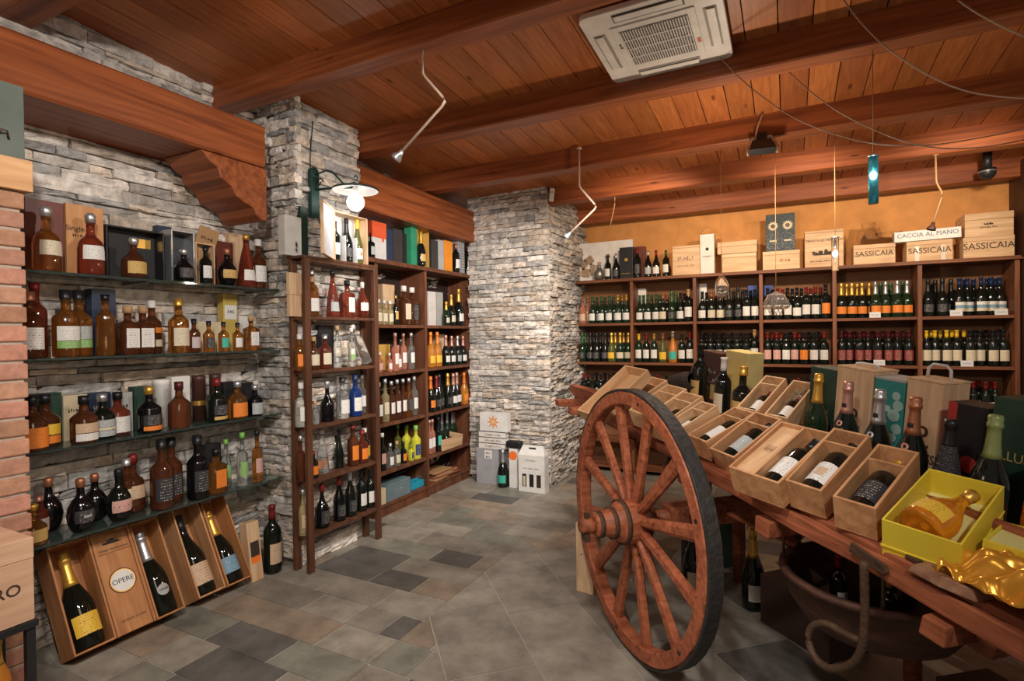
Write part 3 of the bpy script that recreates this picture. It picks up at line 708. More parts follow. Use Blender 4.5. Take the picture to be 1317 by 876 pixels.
o, w, h = gift_box('gift_box', (797, 814), TB, 318, ('y', 5.74), .09, BLACK, 'black gift box with small golden shield on top of back shelving')
disc(o, 0, h*.6, .018, GOLD); scribble(o, w*.7, 0, h*.15, GOLD)
o, w, h = gift_box('gift_box', (815, 829), TB, 317, ('y', 5.86), .09, DKRED, 'dark red gift box behind red-capped bottle on top of back shelving')
row([(820, ('bordeaux', 'dark', 'black', 'red', 1, 'tall dark bottle with red capsule'), {'top': 319}),
     (833.6, ('burgundy', 'dark', 'grey', 'silver', 1, 'dark bottle with grey label and silver capsule'), {'top': 322}),
     (844, ('burgundy', 'dark', 'white', 'red', 1, 'dark round-shouldered bottle with low white label'), {'top': 322}),
     (856.6, ('bordeaux', 'dark', 'white', 'green', 1.1, 'stout dark bottle with cream band near pale crate'), {'top': 322})], 'on top of shelving', 'bottles on top of the back shelving', TB, ('y', 5.76), 0)
def wcase(pxs, z, top, label, words, plane=PB, depth=.2, group='wooden wine cases on the back shelving', emblem=None, lidf=.80, mat=None, tilt=0, sizes=None):
    o, w, h = gift_box('wooden_wine_case', pxs, z, top, plane, depth, mat or PINEX, label, 'wine case', group, .0025, lid=lidf)
    for i, (s_, sz, zz) in enumerate(words): text(s_, sz, FRONT(0, -.002, h*zz), o)
    if emblem: emblem(o, w, h)
    return o, w, h
def skyline(o, w, h, zz=.38, s=1.0):
    mb = MB(); M = frame((0, -.0022, h*zz), (1, 0, 0), (0, 0, 1), (0, -1, 0))
    for x_, y0, a_, b_ in ((-.04, 0, .03, .012), (-.015, 0, .025, .02), (.01, 0, .02, .026), (.03, 0, .03, .014), (0, -.004, .11, .004), (-.05, .012, .02, .006)):
        mb.prism([((x_-a_/2)*s, y0*s), ((x_+a_/2)*s, y0*s), ((x_+a_/3)*s, (y0+b_)*s), ((x_-a_/3)*s, (y0+b_)*s)], M, .0006)
    mb.build('emblem', INK, o)
wcase((865, 900), TB, 316, 'square pale wooden case with printed words left of rope-handled box', [], depth=.12, lidf=.93, emblem=lambda o, w, h: (scribble(o, w*.6, 0, h*.5, card('faded_print', (.35, .22, .13)), 7, .045), scribble(o, w*.6, 0, h*.28, card('faded_print', (.35, .22, .13)), 8, .02)))
o, w, h = gift_box('wooden_bottle_box', (900.5, 919), TB, 301, ('y', 5.73), .11, PINEZ, 'tall pale wooden bottle box with white front and rope handle', 'bottle box')
patch(o, -w/2+.003, w/2-.003, .004, h-.004, card('offwhite_panel', (.72, .68, .62))); disc(o, 0, h*.62, .016, INK, y=-.003)
scribble(o, w*.6, 0, h*.42, None, 8, .014, y=-.0035)
mb = MB(); mb.tube([(-w*.42, .05, h), (-w*.46, .04, h+.03), (-w*.2, .03, h+.07), (w*.2, .03, h+.07), (w*.46, .04, h+.03), (w*.5, .03, h-.05)], .003, 6); mb.build('rope_handle', KRAFT, o)
wcase((928.6, 972.8), TB, 326, 'knotty pale wooden case beneath another, between rope-handled box and sun box', [], depth=.22)
wcase((922.6, 973.4), topz(950, 325.6, PB)+.001, 310, 'shallow pale wooden case stacked on knotty case', [], depth=.22, lidf=.6)
o, w, h = wcase((981, 1028.6), TB, 322.5, 'pale wooden case with red script beneath dark box with two suns', [], depth=.2)
scribble(o, w*.3, w*.12, h*.4, card('red_brown_print', (.35, .10, .05)), 5, .03)
zt = TB+h+.001
o, w, h = gift_box('gift_box', (985, 1022.6), zt, 275, ('y', 5.74), .1, card('dark_teal_patterned_card', (.025, .04, .045), .4, bump=.5, scale=90), 'dark patterned twin gift box with two pale suns, on pale wooden case')
for sx_ in (-1, 1):
    mb = MB(); pts = []
    for q in range(32): rr = .046 if q % 2 else .033; pts.append((sx_*w*.25+rr*math.cos(q*PI/16), h*.68+rr*math.sin(q*PI/16)))
    mb.prism(pts, frame((0, -.0012, 0), (1, 0, 0), (0, 0, 1), (0, -1, 0)), .001); mb.build('sun_emblem', CREAM, o)
    disc(o, sx_*w*.25, h*.68, .02, BRN_CARD, y=-.003); rr = random.Random(5+sx_); pm = MB()
    for q in range(70):
        x_, z_ = sx_*w*.25+rr.uniform(-.055, .055), h*rr.uniform(.04, .5); pm.box((x_, -.0012, z_), (rr.uniform(.004, .012), .0008, rr.uniform(.004, .010)))
    pm.build('printed_pattern', card('slate_print', (.16, .18, .22)), o); patch(o, sx_*w*.25-.03, sx_*w*.25+.03, h*.26, h*.30, CREAM, 'printed_bar', y=-.002)
mb = MB(); mb.span((-.001, -.002, 0), (.001, 0, h)); mb.build('centre_seam', BLACK, o)
wcase((1035, 1085), TB, 296, 'wooden case printed with a chateau, behind small glowing pendant', [('TENUTA DI TRINORO', .030, .72)], emblem=lambda o, w, h: (skyline(o, w, h, .34, 1.7), scribble(o, w*.7, 0, h*.14, None, 12, .014)), depth=.14, lidf=.94)
o, w, s1h = wcase((1097.7, 1151.5), TB, 314, 'low wooden case lettered SASSICAIA beneath glass decanters', [('SASSICAIA', .062, .52)], depth=.2)
z_dec = TB+s1h
o, w, s2h = wcase((1166, 1225.5), TB, 309, 'wooden case lettered SASSICAIA beneath long white box', [('SASSICAIA', .065, .5)], depth=.2)
patch(o, -.10, -.07, 0, h*.1+.09, card('clear_tape', (.7, .62, .52), .25)); patch(o, .08, .11, 0, h*.1+.09, card('clear_tape', (.7, .62, .52), .25))
o, w, s3h = wcase((1239, 1305), TB, 304, 'wooden case lettered SASSICAIA at right end, bottom of stack', [('SASSICAIA', .072, .55), ('----', .02, .33)], depth=.24)
wcase((1241, 1304), TB+s3h+.001, 273, 'plain lidded wooden case on top of right end stack', [], depth=.24, emblem=lambda o, w, h: (skyline(o, w, h, .5, .6), scribble(o, w*.35, 0, h*.36, None, 9, .014)), lidf=.72)
Mb = T(gx(1192, 5.72, 2.3), 5.70, TB+s2h+.002) @ Matrix.Rotation(-.02, 4, 'Y')
wb = gx(1236, 5.72, 2.3)-gx(1147.6, 5.72, 2.3)
o, w, h = gift_box('long_box', None, 0, 0, None, .11, WHITE, 'long white box lettered CACCIA AL PIANO resting on wooden case', M=Mb, w=wb*.97, h=.088)
text('CACCIA AL PIANO', .05, FRONT(0, -.002, h*.55), o, card('blue_grey_print', (.12, .14, .2)))
def glassware(name, M, prof, label, cat, seg=24):
    mb = MB(); mb.lathe(prof, seg, cap=False); o = mb.build(name, THIN); o.matrix_world = M; s = o.modifiers.new('thickness', 'SOLIDIFY'); s.thickness = .002; return tag(o, label, cat)
glassware('decanter', T(gx(1117, 5.80, 2.3), 5.80, z_dec+.003), [(.001, 0), (.05, 0), (.085, .03), (.092, .07), (.075, .12), (.055, .15), (.052, .2)], 'round clear glass decanter standing on low SASSICAIA case', 'decanter')
glassware('glass_bowl', T(gx(1143, 5.80, 2.3), 5.81, z_dec+.003), [(.001, 0), (.04, 0), (.05, .01), (.075, .06), (.10, .10)], 'wide open glass bowl beside round decanter on wooden case', 'bowl')
# price cards on the shelf edges
for px, z, lab in ((1125.5, BZ[4], 'white price card before yellow and silver foiled bottles, fifth bay top row'), (1230, BZ[4], 'white price card left of two, sixth bay top row'), (1288, BZ[4], 'white price card right of two, sixth bay top row'),
                   (1131, BZ[3], 'white price card before red labelled bottles, fifth bay middle row'), (1244, BZ[3], 'white price card before cream labelled bottles, sixth bay middle row'), (882, BZ[2], 'small white and black sign on lower row, second bay')):
    mb = MB(); y_ = 5.707 if px != 882 else 5.712
    M = T(gx(px, y_, z+.03), y_, z) @ Matrix.Rotation(-.15, 4, 'X'); mb.span((-.042, 0, 0), (.042, .0015, .05)); o = mb.build('price_card', card('card_stock', (.62, .62, .64))); o.matrix_world = M
    tag(o, lab, 'price card', 'price cards on the back shelving')
    if px == 882: patch(o, -.02, .02, .012, .042, BLACK, 'black_symbol')
    else: scribble(o, .05, 0, .02, card('grey_print', (.2, .2, .22)), 5, .010, y=-.001)
# coloured boxes standing behind bottles in the bays
gift_box('gift_box', (821, 831), BZ[4], 371, ('y', 5.93), .05, WHITE, 'narrow white gift box behind green bottles, second bay top row')
gift_box('gift_box', (897, 909), BZ[4], 365, ('y', 5.94), .045, WHITE, 'white and red gift box at left of third bay top row')
gift_box('gift_box', (962, 974), BZ[4], 367, ('y', 5.945), .04, card('blue_card', (.03, .08, .32)), 'blue gift box behind bottles, third bay top row')
gift_box('gift_box', (983, 994), BZ[4], 367, ('y', 5.945), .04, card('blue_card', (.03, .08, .32)), 'blue gift box at left of fourth bay top row')

# ================================================================== LEFT GLASS SHELVES
GX = -3.055; GZ = [.582, 1.004, 1.420, 1.815]
for z, nm in zip(GZ, ('bottom', 'third', 'second', 'top')):
    mb = MB(); mb.span((-3.245, .80, z-.012), (-2.98, 2.505, z)); o = mb.build('glass_shelf', GREENGL, bevel=.001)
    tag(o, nm+' glass wall shelf with dark green edge, carrying spirit bottles', 'glass shelf', 'glass shelves on the left stone wall')
    for yy in (.9, 1.7, 2.45):
        mb = MB(); mb.tube([(-3.26, yy, z-.018), (-3.02, yy, z-.018)], .005, 8); mb.build('bracket_pin', CAP['silver'], o)
def W(kind, glass, label, cap, words, name='spirit_bottle'): return (kind, glass, label, cap, 1, words, name)
FX = PI/2
# --- top shelf
z = GZ[3]; P1 = ('x', -3.16)
def window_case(pxs, z, top, plane, depth, mat, label, group=None, inner=None, t=.008, name='display_box', M=None, w=None, h=None):
    if M is None:
        M, w = place(pxs[0], pxs[1], z, plane); h = topz((pxs[0]+pxs[1])/2, top, plane)-z
    mb = MB(); mb.span((-w/2, 0, 0), (w/2, depth, t)); mb.span((-w/2, 0, h-t), (w/2, depth, h)); mb.span((-w/2, 0, t), (-w/2+t, depth, h-t)); mb.span((w/2-t, 0, t), (w/2, depth, h-t)); mb.span((-w/2+t, depth-t, t), (w/2-t, depth, h-t))
    o = mb.build(name, mat, bevel=.001); o.matrix_world = M; tag(o, label, 'box', group)
    if inner: mb = MB(); mb.span((-w/2+t, depth-t-.0015, t), (w/2-t, depth-t, h-t)); mb.build('lining', inner, o)
    return o, w, h
o, w, h = gift_box('wooden_gift_box', (33, 83), z, 258, ('x', -3.13), .09, DKRED, 'dark red-brown wooden gift box at left end of top glass shelf')
o, w, h = gift_box('wooden_gift_box', (86, 134), z, 265, ('x', -3.12), .09, wood('light_orange_box_wood', (.48, .21, .08), (.68, .36, .16), (18, 18, 1.8), .5), 'light orange wooden gift box behind second decanter on top shelf')
text('Single', .036, FRONT(-.045, -.002, h*.66), o); scribble(o, .05, -.03, h*.55, None, 4, .014)
o, w, h = window_case((137, 212), z, 294, ('x', -3.125), .09, BLACK, 'wide black presentation case behind squat dark bottle, top glass shelf', inner=card('black_lining', (.03, .03, .032), .7))
patch(o, w*.1, w*.4, h*.68, h*.86, GOLD, 'gold_plate', y=.08)
o, w, h = gift_box('gift_box', (204, 222), z, 291, ('x', -3.19), .05, NAVY, 'navy blue box behind silver display box, top glass shelf')
o, w, h = window_case((221, 251), z, 297, ('x', -3.09), .10, CAP['silver'], 'silver-edged black display box holding dark flask, top glass shelf', inner=BLACK)
Mc, _ = place(236, 237, z, ('x', -3.05)); bottle('spirit_bottle', Mc @ T(0, 0, .0085), 'dumpy', 'black', 'black', 'silver', 'small black decanter inside silver-edged display box, top glass shelf', 'bottle', s=.95)
o, w, h = window_case((252, 277), z, 313, ('x', -3.10), .09, PINEZ, 'open pale wooden box holding small dark bottle, top glass shelf')
Mc, _ = place(264, 265, z, ('x', -3.055)); bottle('spirit_bottle', Mc @ T(0, 0, .0085), 'whisky', 'dark', 'white', 'black', 'small dark bottle with white label inside open wooden box', 'bottle', s=.85)
Mt = T(-3.17, gy(254, -3.17, 2.1), z+.10) @ RZ(PI/2) @ Matrix.Rotation(.16, 4, 'X') @ Matrix.Rotation(.22, 4, 'Y')
o, w, h = gift_box('display_card', None, 0, 0, None, .008, KRAFT, 'tan printed card tilted behind silver display box, top glass shelf', 'card', M=Mt, w=.13, h=.26)
scribble(o, .08, 0, h*.72, KRAFT if False else BRN_CARD, 5, .02); patch(o, -.035, .035, h*.5, h*.58, BRN_CARD)
gift_box('gift_box', (278, 300), z, 311, ('x', -3.17), .06, DKRED, 'dark red box behind round dark bottle, top glass shelf')
gift_box('gift_box', (296, 315), z, 301, ('x', -3.19), .06, PINEZ, 'tall pale wooden box behind cognac bottle, top glass shelf')
row([(60, W('decanter', 'amber', 'cream', 'silver', 'amber faceted decanter with cream label'), {'top': 266}),
     (117, W('decanter', 'red', 'white', 'silver', 'reddish faceted decanter with white label'), {'top': 275}),
     (172, W('dumpy', 'brown', 'gold', 'silver', 'squat dark rounded bottle with gold label'), {'top': 306}),
     (292, W('orb', 'black', 'gold', 'copper', 'round quilted black bottle with gold label'), {'top': 320}),
     (317, W('cognac', 'red', 'white', 'gold', 'tall red cognac bottle with gold stopper'), {'top': 302, 'd': -.01}),
     (334, W('whisky', 'brown', 'white', 'white', 'dark brandy bottle with white label and cap'), {'top': 308})], 'top glass shelf', 'bottles on the top glass shelf', z, ('x', -3.035), FX)
# --- second shelf
z = GZ[2]
gift_box('gift_box', (119, 150), z, 372, P1, .07, NAVY, 'navy gift box behind amber bottle, left on second glass shelf')
o, w, h = gift_box('gift_box', (288, 306), z, 378, P1, .06, YEL_CARD, 'tall ochre gift box with white label, second glass shelf')
patch(o, -w*.42, w*.42, h*.55, h*.8, WHITE); text('FAS', .03, FRONT(0, -.003, h*.68), o)
Mt = T(-3.17, gy(262, -3.17, 1.6), z+.095) @ RZ(PI/2) @ Matrix.Rotation(.16, 4, 'Y')
o, w, h = gift_box('long_box', None, 0, 0, None, .06, WHITE, 'long white box with blue edge tilted above small bottles, second shelf', M=Mt, w=.25, h=.075)
patch(o, -w/2, w/2, -.001, .012, card('blue_edge_card', (.04, .14, .32)), 'blue_edge')
gift_box('gift_box', (255, 287), z, 414, ('x', -3.15), .05, CREAM, 'low tan box lying behind small bottles, second glass shelf')
gift_box('gift_box', (308, 322), z, 407, ('x', -3.16), .05, WHITE, 'small white box at right end of second glass shelf')
glassware('glass_jar', T(-3.17, gy(193, -3.17, 1.5), z), [(.001, 0), (.05, 0), (.052, .01), (.052, .15), (.056, .16), (.056, .17)], 'clear glass jar standing behind square bottles, second glass shelf', 'jar')
row([(38, W('whisky', 'brown', 'white', 'copper', 'brown bottle half hidden by brick pillar'), {'top': 375}),
     (57, W('tallwhisky', 'red', None, 'red', 'tall ruby red bottle'), {'top': 363}),
     (85, W('whisky', 'amber', (('white', .35, 1), ('green', 0, .33)), 'black', 'amber bottle with white over green label'), {'top': 373}),
     (112, W('whisky', 'amber', (('grey', .4, 1), ('green', 0, .38)), 'black', 'amber bottle with grey landscape label'), {'top': 373}),
     (136, W('tallwhisky', 'amber', None, 'black', 'plain orange-amber bottle with black top'), {'top': 379}),
     (164.5, W('square', 'brown', 'white', 'cork', 'square brown bottle, narrow white label'), {'top': 394}),
     (189, W('square', 'brown', 'white', 'cork', 'square brown bottle, narrow white label'), {'top': 394}),
     (209, W('whisky', 'brown', (('cream', 0, .4), ('orange', .8, 1.1)), 'white', 'brown bottle with orange seal and white cap'), {'top': 386}),
     (230, W('whisky', 'amber', 'cream', 'gold', 'amber bottle lettered 2001 with golden stopper'), {'top': 384}),
     (249.5, W('whisky', 'brown', 'lilac', 'black', 'small dark bottle with floral label'), {'top': 410}),
     (268.5, W('whisky', 'amber', 'black', 'black', 'small amber bottle with black label'), {'top': 413}),
     (287.5, W('whisky', 'amber', 'teal', 'black', 'small amber bottle with teal label'), {'top': 414}),
     (305.5, W('whisky', 'amber', 'white', 'black', 'small amber bottle with white label'), {'top': 415}),
     (323, W('square', 'amber', 'white', 'cork', 'small square pale amber bottle with white label'), {'top': 407})], 'second glass shelf', 'bottles on the second glass shelf', z, ('x', -3.03), FX, wide=1.12)
# --- third shelf
z = GZ[1]
o, w, h = gift_box('gift_box', (46, 80), z, 506, P1, .06, DGREEN, 'dark green gift box with red lid edge, third glass shelf', lid=.96)
for pxs, m_, wd_ in (((82, 113), CREAM, 'cream'), ((115, 143), NAVY, 'navy'), ((145, 171), GREYC, 'pale grey')):
    o, w, h = gift_box('gift_box', pxs, z, 508 if m_ is CREAM else 505, P1, .06, m_, wd_+' gift box standing behind rum bottles, third glass shelf'); scribble(o, w*.6, 0, h*.62, INK if m_ is not NAVY else CREAM, 5, .02)
gift_box('gift_box', (173, 193), z, 497, P1, .06, DGREEN, 'dark box between grey box and white tube, third glass shelf')
def tubebox(px, z, top, x, r, mat, label, band=None):
    y_ = gy(px, x, z+.1); h = topz(px, top, ('x', x))-z; mb = MB(); mb.lathe([(r, 0), (r, h-.03), (r+.0008, h-.029), (r+.0008, h-.001), (r-.003, h)], 24); o = mb.build('gift_tube', mat); o.matrix_world = T(x, y_, z) @ RZ(PI/2)
    if band: mb = MB(); mb.lathe([(r+.001, h*.35), (r+.001, h*.45)], 24, cap=False); mb.build('gold_band', band, o)
    return tag(o, label, 'tube')
tubebox(208, z, 488, -3.17, .042, WHITE, 'white cardboard tube behind dark rum bottle, third glass shelf')
o, w, h = gift_box('gift_box', (222, 245), z, 484, P1, .06, WHITE, 'tall white gift box beside white tube, third glass shelf')
tubebox(256, z, 483, -3.17, .036, BRN_CARD, 'brown cardboard tube with gold band, third glass shelf', GOLD)
tubebox(277, z, 481, -3.18, .032, BRN_CARD, 'slim brown cardboard tube behind dark bottle, third glass shelf')
gift_box('gift_box', (288, 305), z, 491, P1, .06, BLACK, 'black box behind orange bottle at right, third glass shelf')
gift_box('gift_box', (309, 326), z, 492, P1, .06, BLACK, 'black box behind short dark bottle, third glass shelf')
row([(41.5, W('rum', 'brown', 'orange', 'black', 'brown bottle with orange label half hidden by pillar'), {'top': 509}),
     (70, W('rum', 'brown', (('orange', 0, .4), ('yellow', .45, 1)), 'black', 'round-shouldered dark bottle, orange and yellow label'), {'top': 508}),
     (108, W('rum', 'brown', (('white', 0, .42), ('paper', .46, 1)), 'black', 'dark amber bottle, cream and peach label'), {'top': 509}),
     (138.6, W('rum', 'dark', (('grey', 0, .35), ('cream', .37, .55), ('grey', .57, 1)), 'silver', 'dark bottle with slate and cream label'), {'top': 507}),
     (165, W('rum', 'red', 'white', 'black', 'orange-red bottle with white label'), {'top': 505}),
     (192, W('rum', 'black', (('orange', 0, .25), ('black', .3, .9)), 'gold', 'black bottle with orange band and tan stopper'), {'top': 497}),
     (230.5, W('rum', 'brown', None, 'burgundy', 'dark mahogany bottle with burgundy cap'), {'top': 491}),
     (279, W('rum', 'dark', (('gold', 0, .2), ('black', .3, .9)), 'red', 'dark bottle with gold base band'), {'top': 487}),
     (305.5, W('rum', 'amber', 'orange', 'silver', 'bright orange bottle with orange label'), {'top': 490}),
     (328, W('rum', 'black', 'grey', 'silver', 'small matt black bottle with grey lettering'), {'top': 495})], 'third glass shelf', 'bottles on the third glass shelf', z, ('x', -3.03), FX)
# --- bottom shelf
z = GZ[0]
row([(42, W('dumpy', 'amber', 'gold', 'gold', 'small gold-labelled jar bottle by pillar'), {'top': 648}),
     (52, W('whisky', 'red', 'pink', 'rose', 'small pinkish bottle behind its twin'), {'top': 637, 'd': .11}),
     (63, W('whisky', 'red', 'lilac', 'rose', 'small pinkish bottle with round pale label'), {'top': 641}),
     (76, W('orb', 'black', None, 'copper', 'round black bottle without label'), {'top': 617, 'd': .06}),
     (104, W('orb', 'black', 'black', 'copper', 'round black bottle with silver script'), {'top': 615, 'emblem': ('grey', .3, .004)}),
     (122, W('orb', 'black', None, 'copper', 'round black bottle standing at the back'), {'top': 609, 'd': .12}),
     (153, W('orb', 'dark', 'pink', 'black', 'dark round bottle with pinkish low label'), {'top': 603}),
     (163, W('whisky', 'brown', 'cream', 'silver', 'brown bottle standing behind dark round one'), {'top': 589, 'd': .1}),
     (185, W('decanter', 'brown', 'paper', 'red', 'brown bottle with torn paper label'), {'top': 586}),
     (208.6, W('whisky', 'brown', 'black', 'black', 'slender dark brown bottle, black label'), {'top': 565}),
     (230.5, W('whisky', 'brown', 'black', 'black', 'slender dark brown bottle, black label'), {'top': 564}),
     (254.6, W('whisky', 'black', 'black', 'black', 'tall matt black bottle with silver lettering'), {'top': 560}),
     (278, W('square', 'amber', 'orange', 'black', 'square amber bottle with orange label'), {'top': 577}),
     (291, W('slim', 'clear', 'green', 'lime', 'clear bottle with green cap at the back'), {'top': 565, 'd': .08}),
     (312, W('slim', 'clear', 'green', 'lime', 'clear bottle with green label and cap'), {'top': 556}),
     (331, W('slim', 'amber', 'pink', 'black', 'amber bottle with pale pink label'), {'top': 553})], 'bottom glass shelf', 'bottles on the bottom glass shelf', z, ('x', -3.03), FX, wide=1.12)
gift_box('gift_box', (266, 285), z, 571, P1, .05, BLACK, 'black box behind square amber bottle, bottom glass shelf')

# ================================================================== LADDER SHELF
lad = empty('narrow_rack', (-2.78, 2.8, 0), 'narrow dark wooden open rack in front of stone pillar', 'rack'); bpy.context.view_layer.update()
LZ = [.235, .582, .930, 1.286, 1.632, 2.0]
for (x, y_) in ((-2.715, 2.485), (-2.715, 3.125), (-2.835, 2.485), (-2.835, 3.125)):
    mb = MB(); mb.span((x-.014, y_-.022, 0), (x+.014, y_+.022, 2.0)); child(mb, 'post', LADW, lad, .002)
for z in LZ:
    zz = z
    mb = MB(); mb.span((-2.832, 2.504, zz-.02), (-2.704, 3.106, zz)); mb.span((-2.827, 2.470, zz-.022), (-2.72, 2.502, zz-.002)) if z < 2 else mb.span((-2.85, 2.455, zz+.001), (-2.70, 3.145, zz+.016)); child(mb, 'shelf_board', LADW, lad, .001)
LX = ('x', -2.768)
z = LZ[4]
gift_box('gift_box', (373, 388), z, 351, ('x', -2.80), .03, PINEZ, 'slim pale wooden box at left end, upper compartment of narrow rack', lid=.5)
row([(401, W('whisky', 'amber', 'white', 'cork', 'amber bottle with white label printed 12'), {'top': 356}),
     (411, W('whisky', 'amber', 'cream', 'silver', 'amber bottle with cream label, silver cap'), {'top': 344}),
     (428, W('cognac', 'red', 'grey', 'black', 'triangular reddish cognac bottle'), {'top': 348}),
     (446.5, W('square', 'red', 'white', 'black', 'square reddish bottle, white label'), {'top': 361}),
     (466, W('orb', 'red', 'white', 'white', 'round jug-shaped reddish bottle'), {'top': 363})], 'upper compartment of rack', 'bottles on the narrow rack', z, LX, FX, wide=1.2)
z = LZ[3]
gift_box('gift_box', (411, 430), z, 418, ('x', -2.812), .03, BLACK, 'black gift box behind bottles, second compartment of narrow rack')
row([(386, W('whisky', 'amber', 'orange', 'white', 'orange bottle half behind rack post'), {'top': 430}),
     (403, W('whisky', 'brown', 'cream', 'cork', 'brown bottle with low cream label'), {'top': 433}),
     (418, W('whisky', 'red', 'cream', 'silver', 'dark red bottle with wide pale label'), {'top': 430}),
     (434, W('slim', 'clear', None, 'cork', 'clear unlabelled bottle'), {'top': 419}),
     (452, W('slim', 'clear', (('green', 0, .5), ('white', .5, 1)), 'white', 'clear bottle with white and green label'), {'top': 422})], 'second compartment of rack', 'bottles on the narrow rack', z, LX, FX, wide=1.2)
yb = gy(472, -2.775, z+.05)
bottle('spirit_bottle', T(-2.775, yb, z+.018) @ Matrix.Rotation(.50, 4, 'X') @ RZ(PI/2), 'tallwhisky', 'clear', None, 'white', 'clear frosted bottle leaning against rack post, second compartment', 'bottle', 'bottles on the narrow rack', s=1.08)
z = LZ[2]
row([(388, W('whisky', 'clear', 'white', 'white', 'clear square-shouldered bottle at left post'), {'top': 492}),
     (405, W('whisky', 'clear', None, 'cork', 'clear bottle beside rack post'), {'top': 516}),
     (421, W('dumpy', 'black', None, 'silver', 'broad black bottle with silver cap'), {'top': 490}),
     (440.5, W('whisky', 'clear', 'white', 'black', 'clear bottle with large white label'), {'top': 485}),
     (457, W('whisky', 'blue', 'white', 'blue', 'blue gin bottle with white label'), {'top': 482}),
     (466, W('slim', 'clear', 'white', 'clear' if False else 'silver', 'clear bottle behind blue one'), {'top': 482, 'd': .05}),
     (475, W('dumpy', 'brown', 'white', 'black', 'small dark bottle with white band'), {'top': 510})], 'third compartment of rack', 'bottles on the narrow rack', z, LX, FX, wide=1.2)
z = LZ[1]
row([(387, W('slim', 'brown', None, 'silver', 'slender brown bottle behind rack post'), {'top': 560}),
     (403, W('whisky', 'dark', 'orange', 'red', 'dark bottle with orange label'), {'top': 580}),
     (414.5, W('cognac', 'clear', None, 'white', 'clear tapering bottle with dark base'), {'top': 552, 'd': .04}),
     (422, W('whisky', 'clear', 'orange', 'white', 'clear bottle with orange fruit label'), {'top': 575}),
     (436, W('rhine', 'dark', None, 'black', 'dark slender bottle without label'), {'top': 553, 'd': .04}),
     (444.5, W('burgundy', 'dark', 'white', 'silver', 'dark bottle with large white label'), {'top': 551}),
     (454, W('tallwhisky', 'brown', 'orange', 'red', 'brown bottle with orange label'), {'top': 547}),
     (466, W('whisky', 'red', 'orange', 'red', 'red-topped squat bottle'), {'top': 553}),
     (475, W('whisky', 'dark', 'yellow', 'white', 'dark bottle with yellow label'), {'top': 551})], 'fourth compartment of rack', 'bottles on the narrow rack', z, LX, FX, wide=1.2)
z = LZ[0]
row([(390, W('slim', 'pale', 'paper', 'silver', 'clear bottle filled with honey-yellow liqueur'), {'top': 629}),
     (414.5, W('dumpy', 'black', 'black', 'red', 'wide black bottle with red top'), {'top': 622}),
     (436.5, W('burgundy', 'black', 'black', 'red', 'black bottle with red capsule'), {'top': 612}),
     (450.5, W('burgundy', 'dark', 'black', 'silver', 'dark bottle with silver lettering'), {'top': 606}),
     (465, W('bordeaux', 'dark', 'white', 'black', 'dark bottle, big white label'), {'top': 605}),
     (476, W('bordeaux', 'dark', 'white', 'black', 'dark bottle, big white label'), {'top': 604})], 'lowest compartment of rack', 'bottles on the narrow rack', z, LX, FX, wide=1.2)
# on top of the narrow rack
z = LZ[5]+.017
o, w, h = gift_box('wooden_gift_box', (366.5, 388), z, 278, ('x', -2.79), .06, card('whitewashed_box', (.60, .57, .52)), 'whitewashed wooden box with brushed characters on top of narrow rack')
for zz, ln in ((.30, .022), (.265, .016), (.235, .024), (.16, .02), (.12, .024)):
    mb = MB(); M = frame((w*.15, -.001, h*zz*1.1), (1, 0, 0), (0, 0, 1), (0, -1, 0))
    mb.prism([(-ln*.5, -.002), (ln*.5, .001), (ln*.5, .004), (-ln*.5, .002)], M, .0008); mb.prism([(-.002, -.012), (.001, -.012), (.003, .012), (0, .012)], M, .0009); mb.prism([(0, 0), (.012, -.014), (.015, -.012), (.003, .003)], M, .0007); mb.build('brushed_character', INK, o)
gift_box('gift_box', (387, 396), z, 266, ('x', -2.82), .05, DGREEN, 'dark green box between whitewashed box and open case')
ycl, ycr = gy(430, -2.745, 2.1), gy(473, -2.745, 2.1); wc = ycr-ycl; hc = topz(450, 276, ('x', -2.745))-z
case = T(-2.742, (ycl+ycr)/2, z) @ RZ(PI/2)
o, w, h = window_case(None, 0, 0, None, .105, PINEZ, 'open pale wooden three-bottle case with white lining on narrow rack', name='bottle_case', M=case, w=wc, h=hc, inner=card('white_lining', (.72, .72, .74)), t=.007)
for sx_ in (-w/6, w/6): mb = MB(); mb.span((sx_-.002, .004, .007), (sx_+.002, .095, h*.55)); mb.build('divider', card('white_lining', (.72, .72, .74)), o)
dm = T(-w/2-.004, -.004, 0) @ RZ(math.radians(-148)) ; mb = MB(); wd_ = w*.94
mb.span((.0, -.014, 0), (wd_, -.008, h)); mb.span((0, -.008, 0), (wd_, .006, .007)); mb.span((0, -.008, h-.007), (wd_, .006, h)); mb.span((0, -.008, 0), (.007, .006, h)); mb.span((wd_-.007, -.008, 0), (wd_, .006, h)); d_ = mb.build('door', PINEZ, o, M=dm @ T(0, .0, 0), bevel=.001)
mb = MB(); mb.span((.007, -.0078, .007), (wd_-.007, -.006, h-.007)); mb.build('lining', card('white_lining', (.72, .72, .74)), d_)
mb = MB(); mb.span((wd_-.001, -.006, h*.5), (wd_+.006, .002, h*.56)); mb.build('clasp', GOLD, d_)
for i, st in enumerate((W('bordeaux', 'dark', 'white', 'burgundy', 'dark red wine bottle, white label, left'), W('champagne', 'dark', 'black', 'black', 'dark sparkling bottle with crest, middle'), W('rhine', 'olive', 'white', 'yellow', 'slender bottle with yellow capsule, right'))):
    bottle('wine_bottle', case @ T((i-1)*w/3, .05, .0075), st[0], st[1], st[2], st[3], st[5]+' in open wooden case', 'bottle', 'bottles in the open wooden case', s=min(.98, (hc-.02)/KIND[st[0]][4])*(.93 if i == 0 else 1), emblem=('orange', .25, .012) if i == 2 else None)

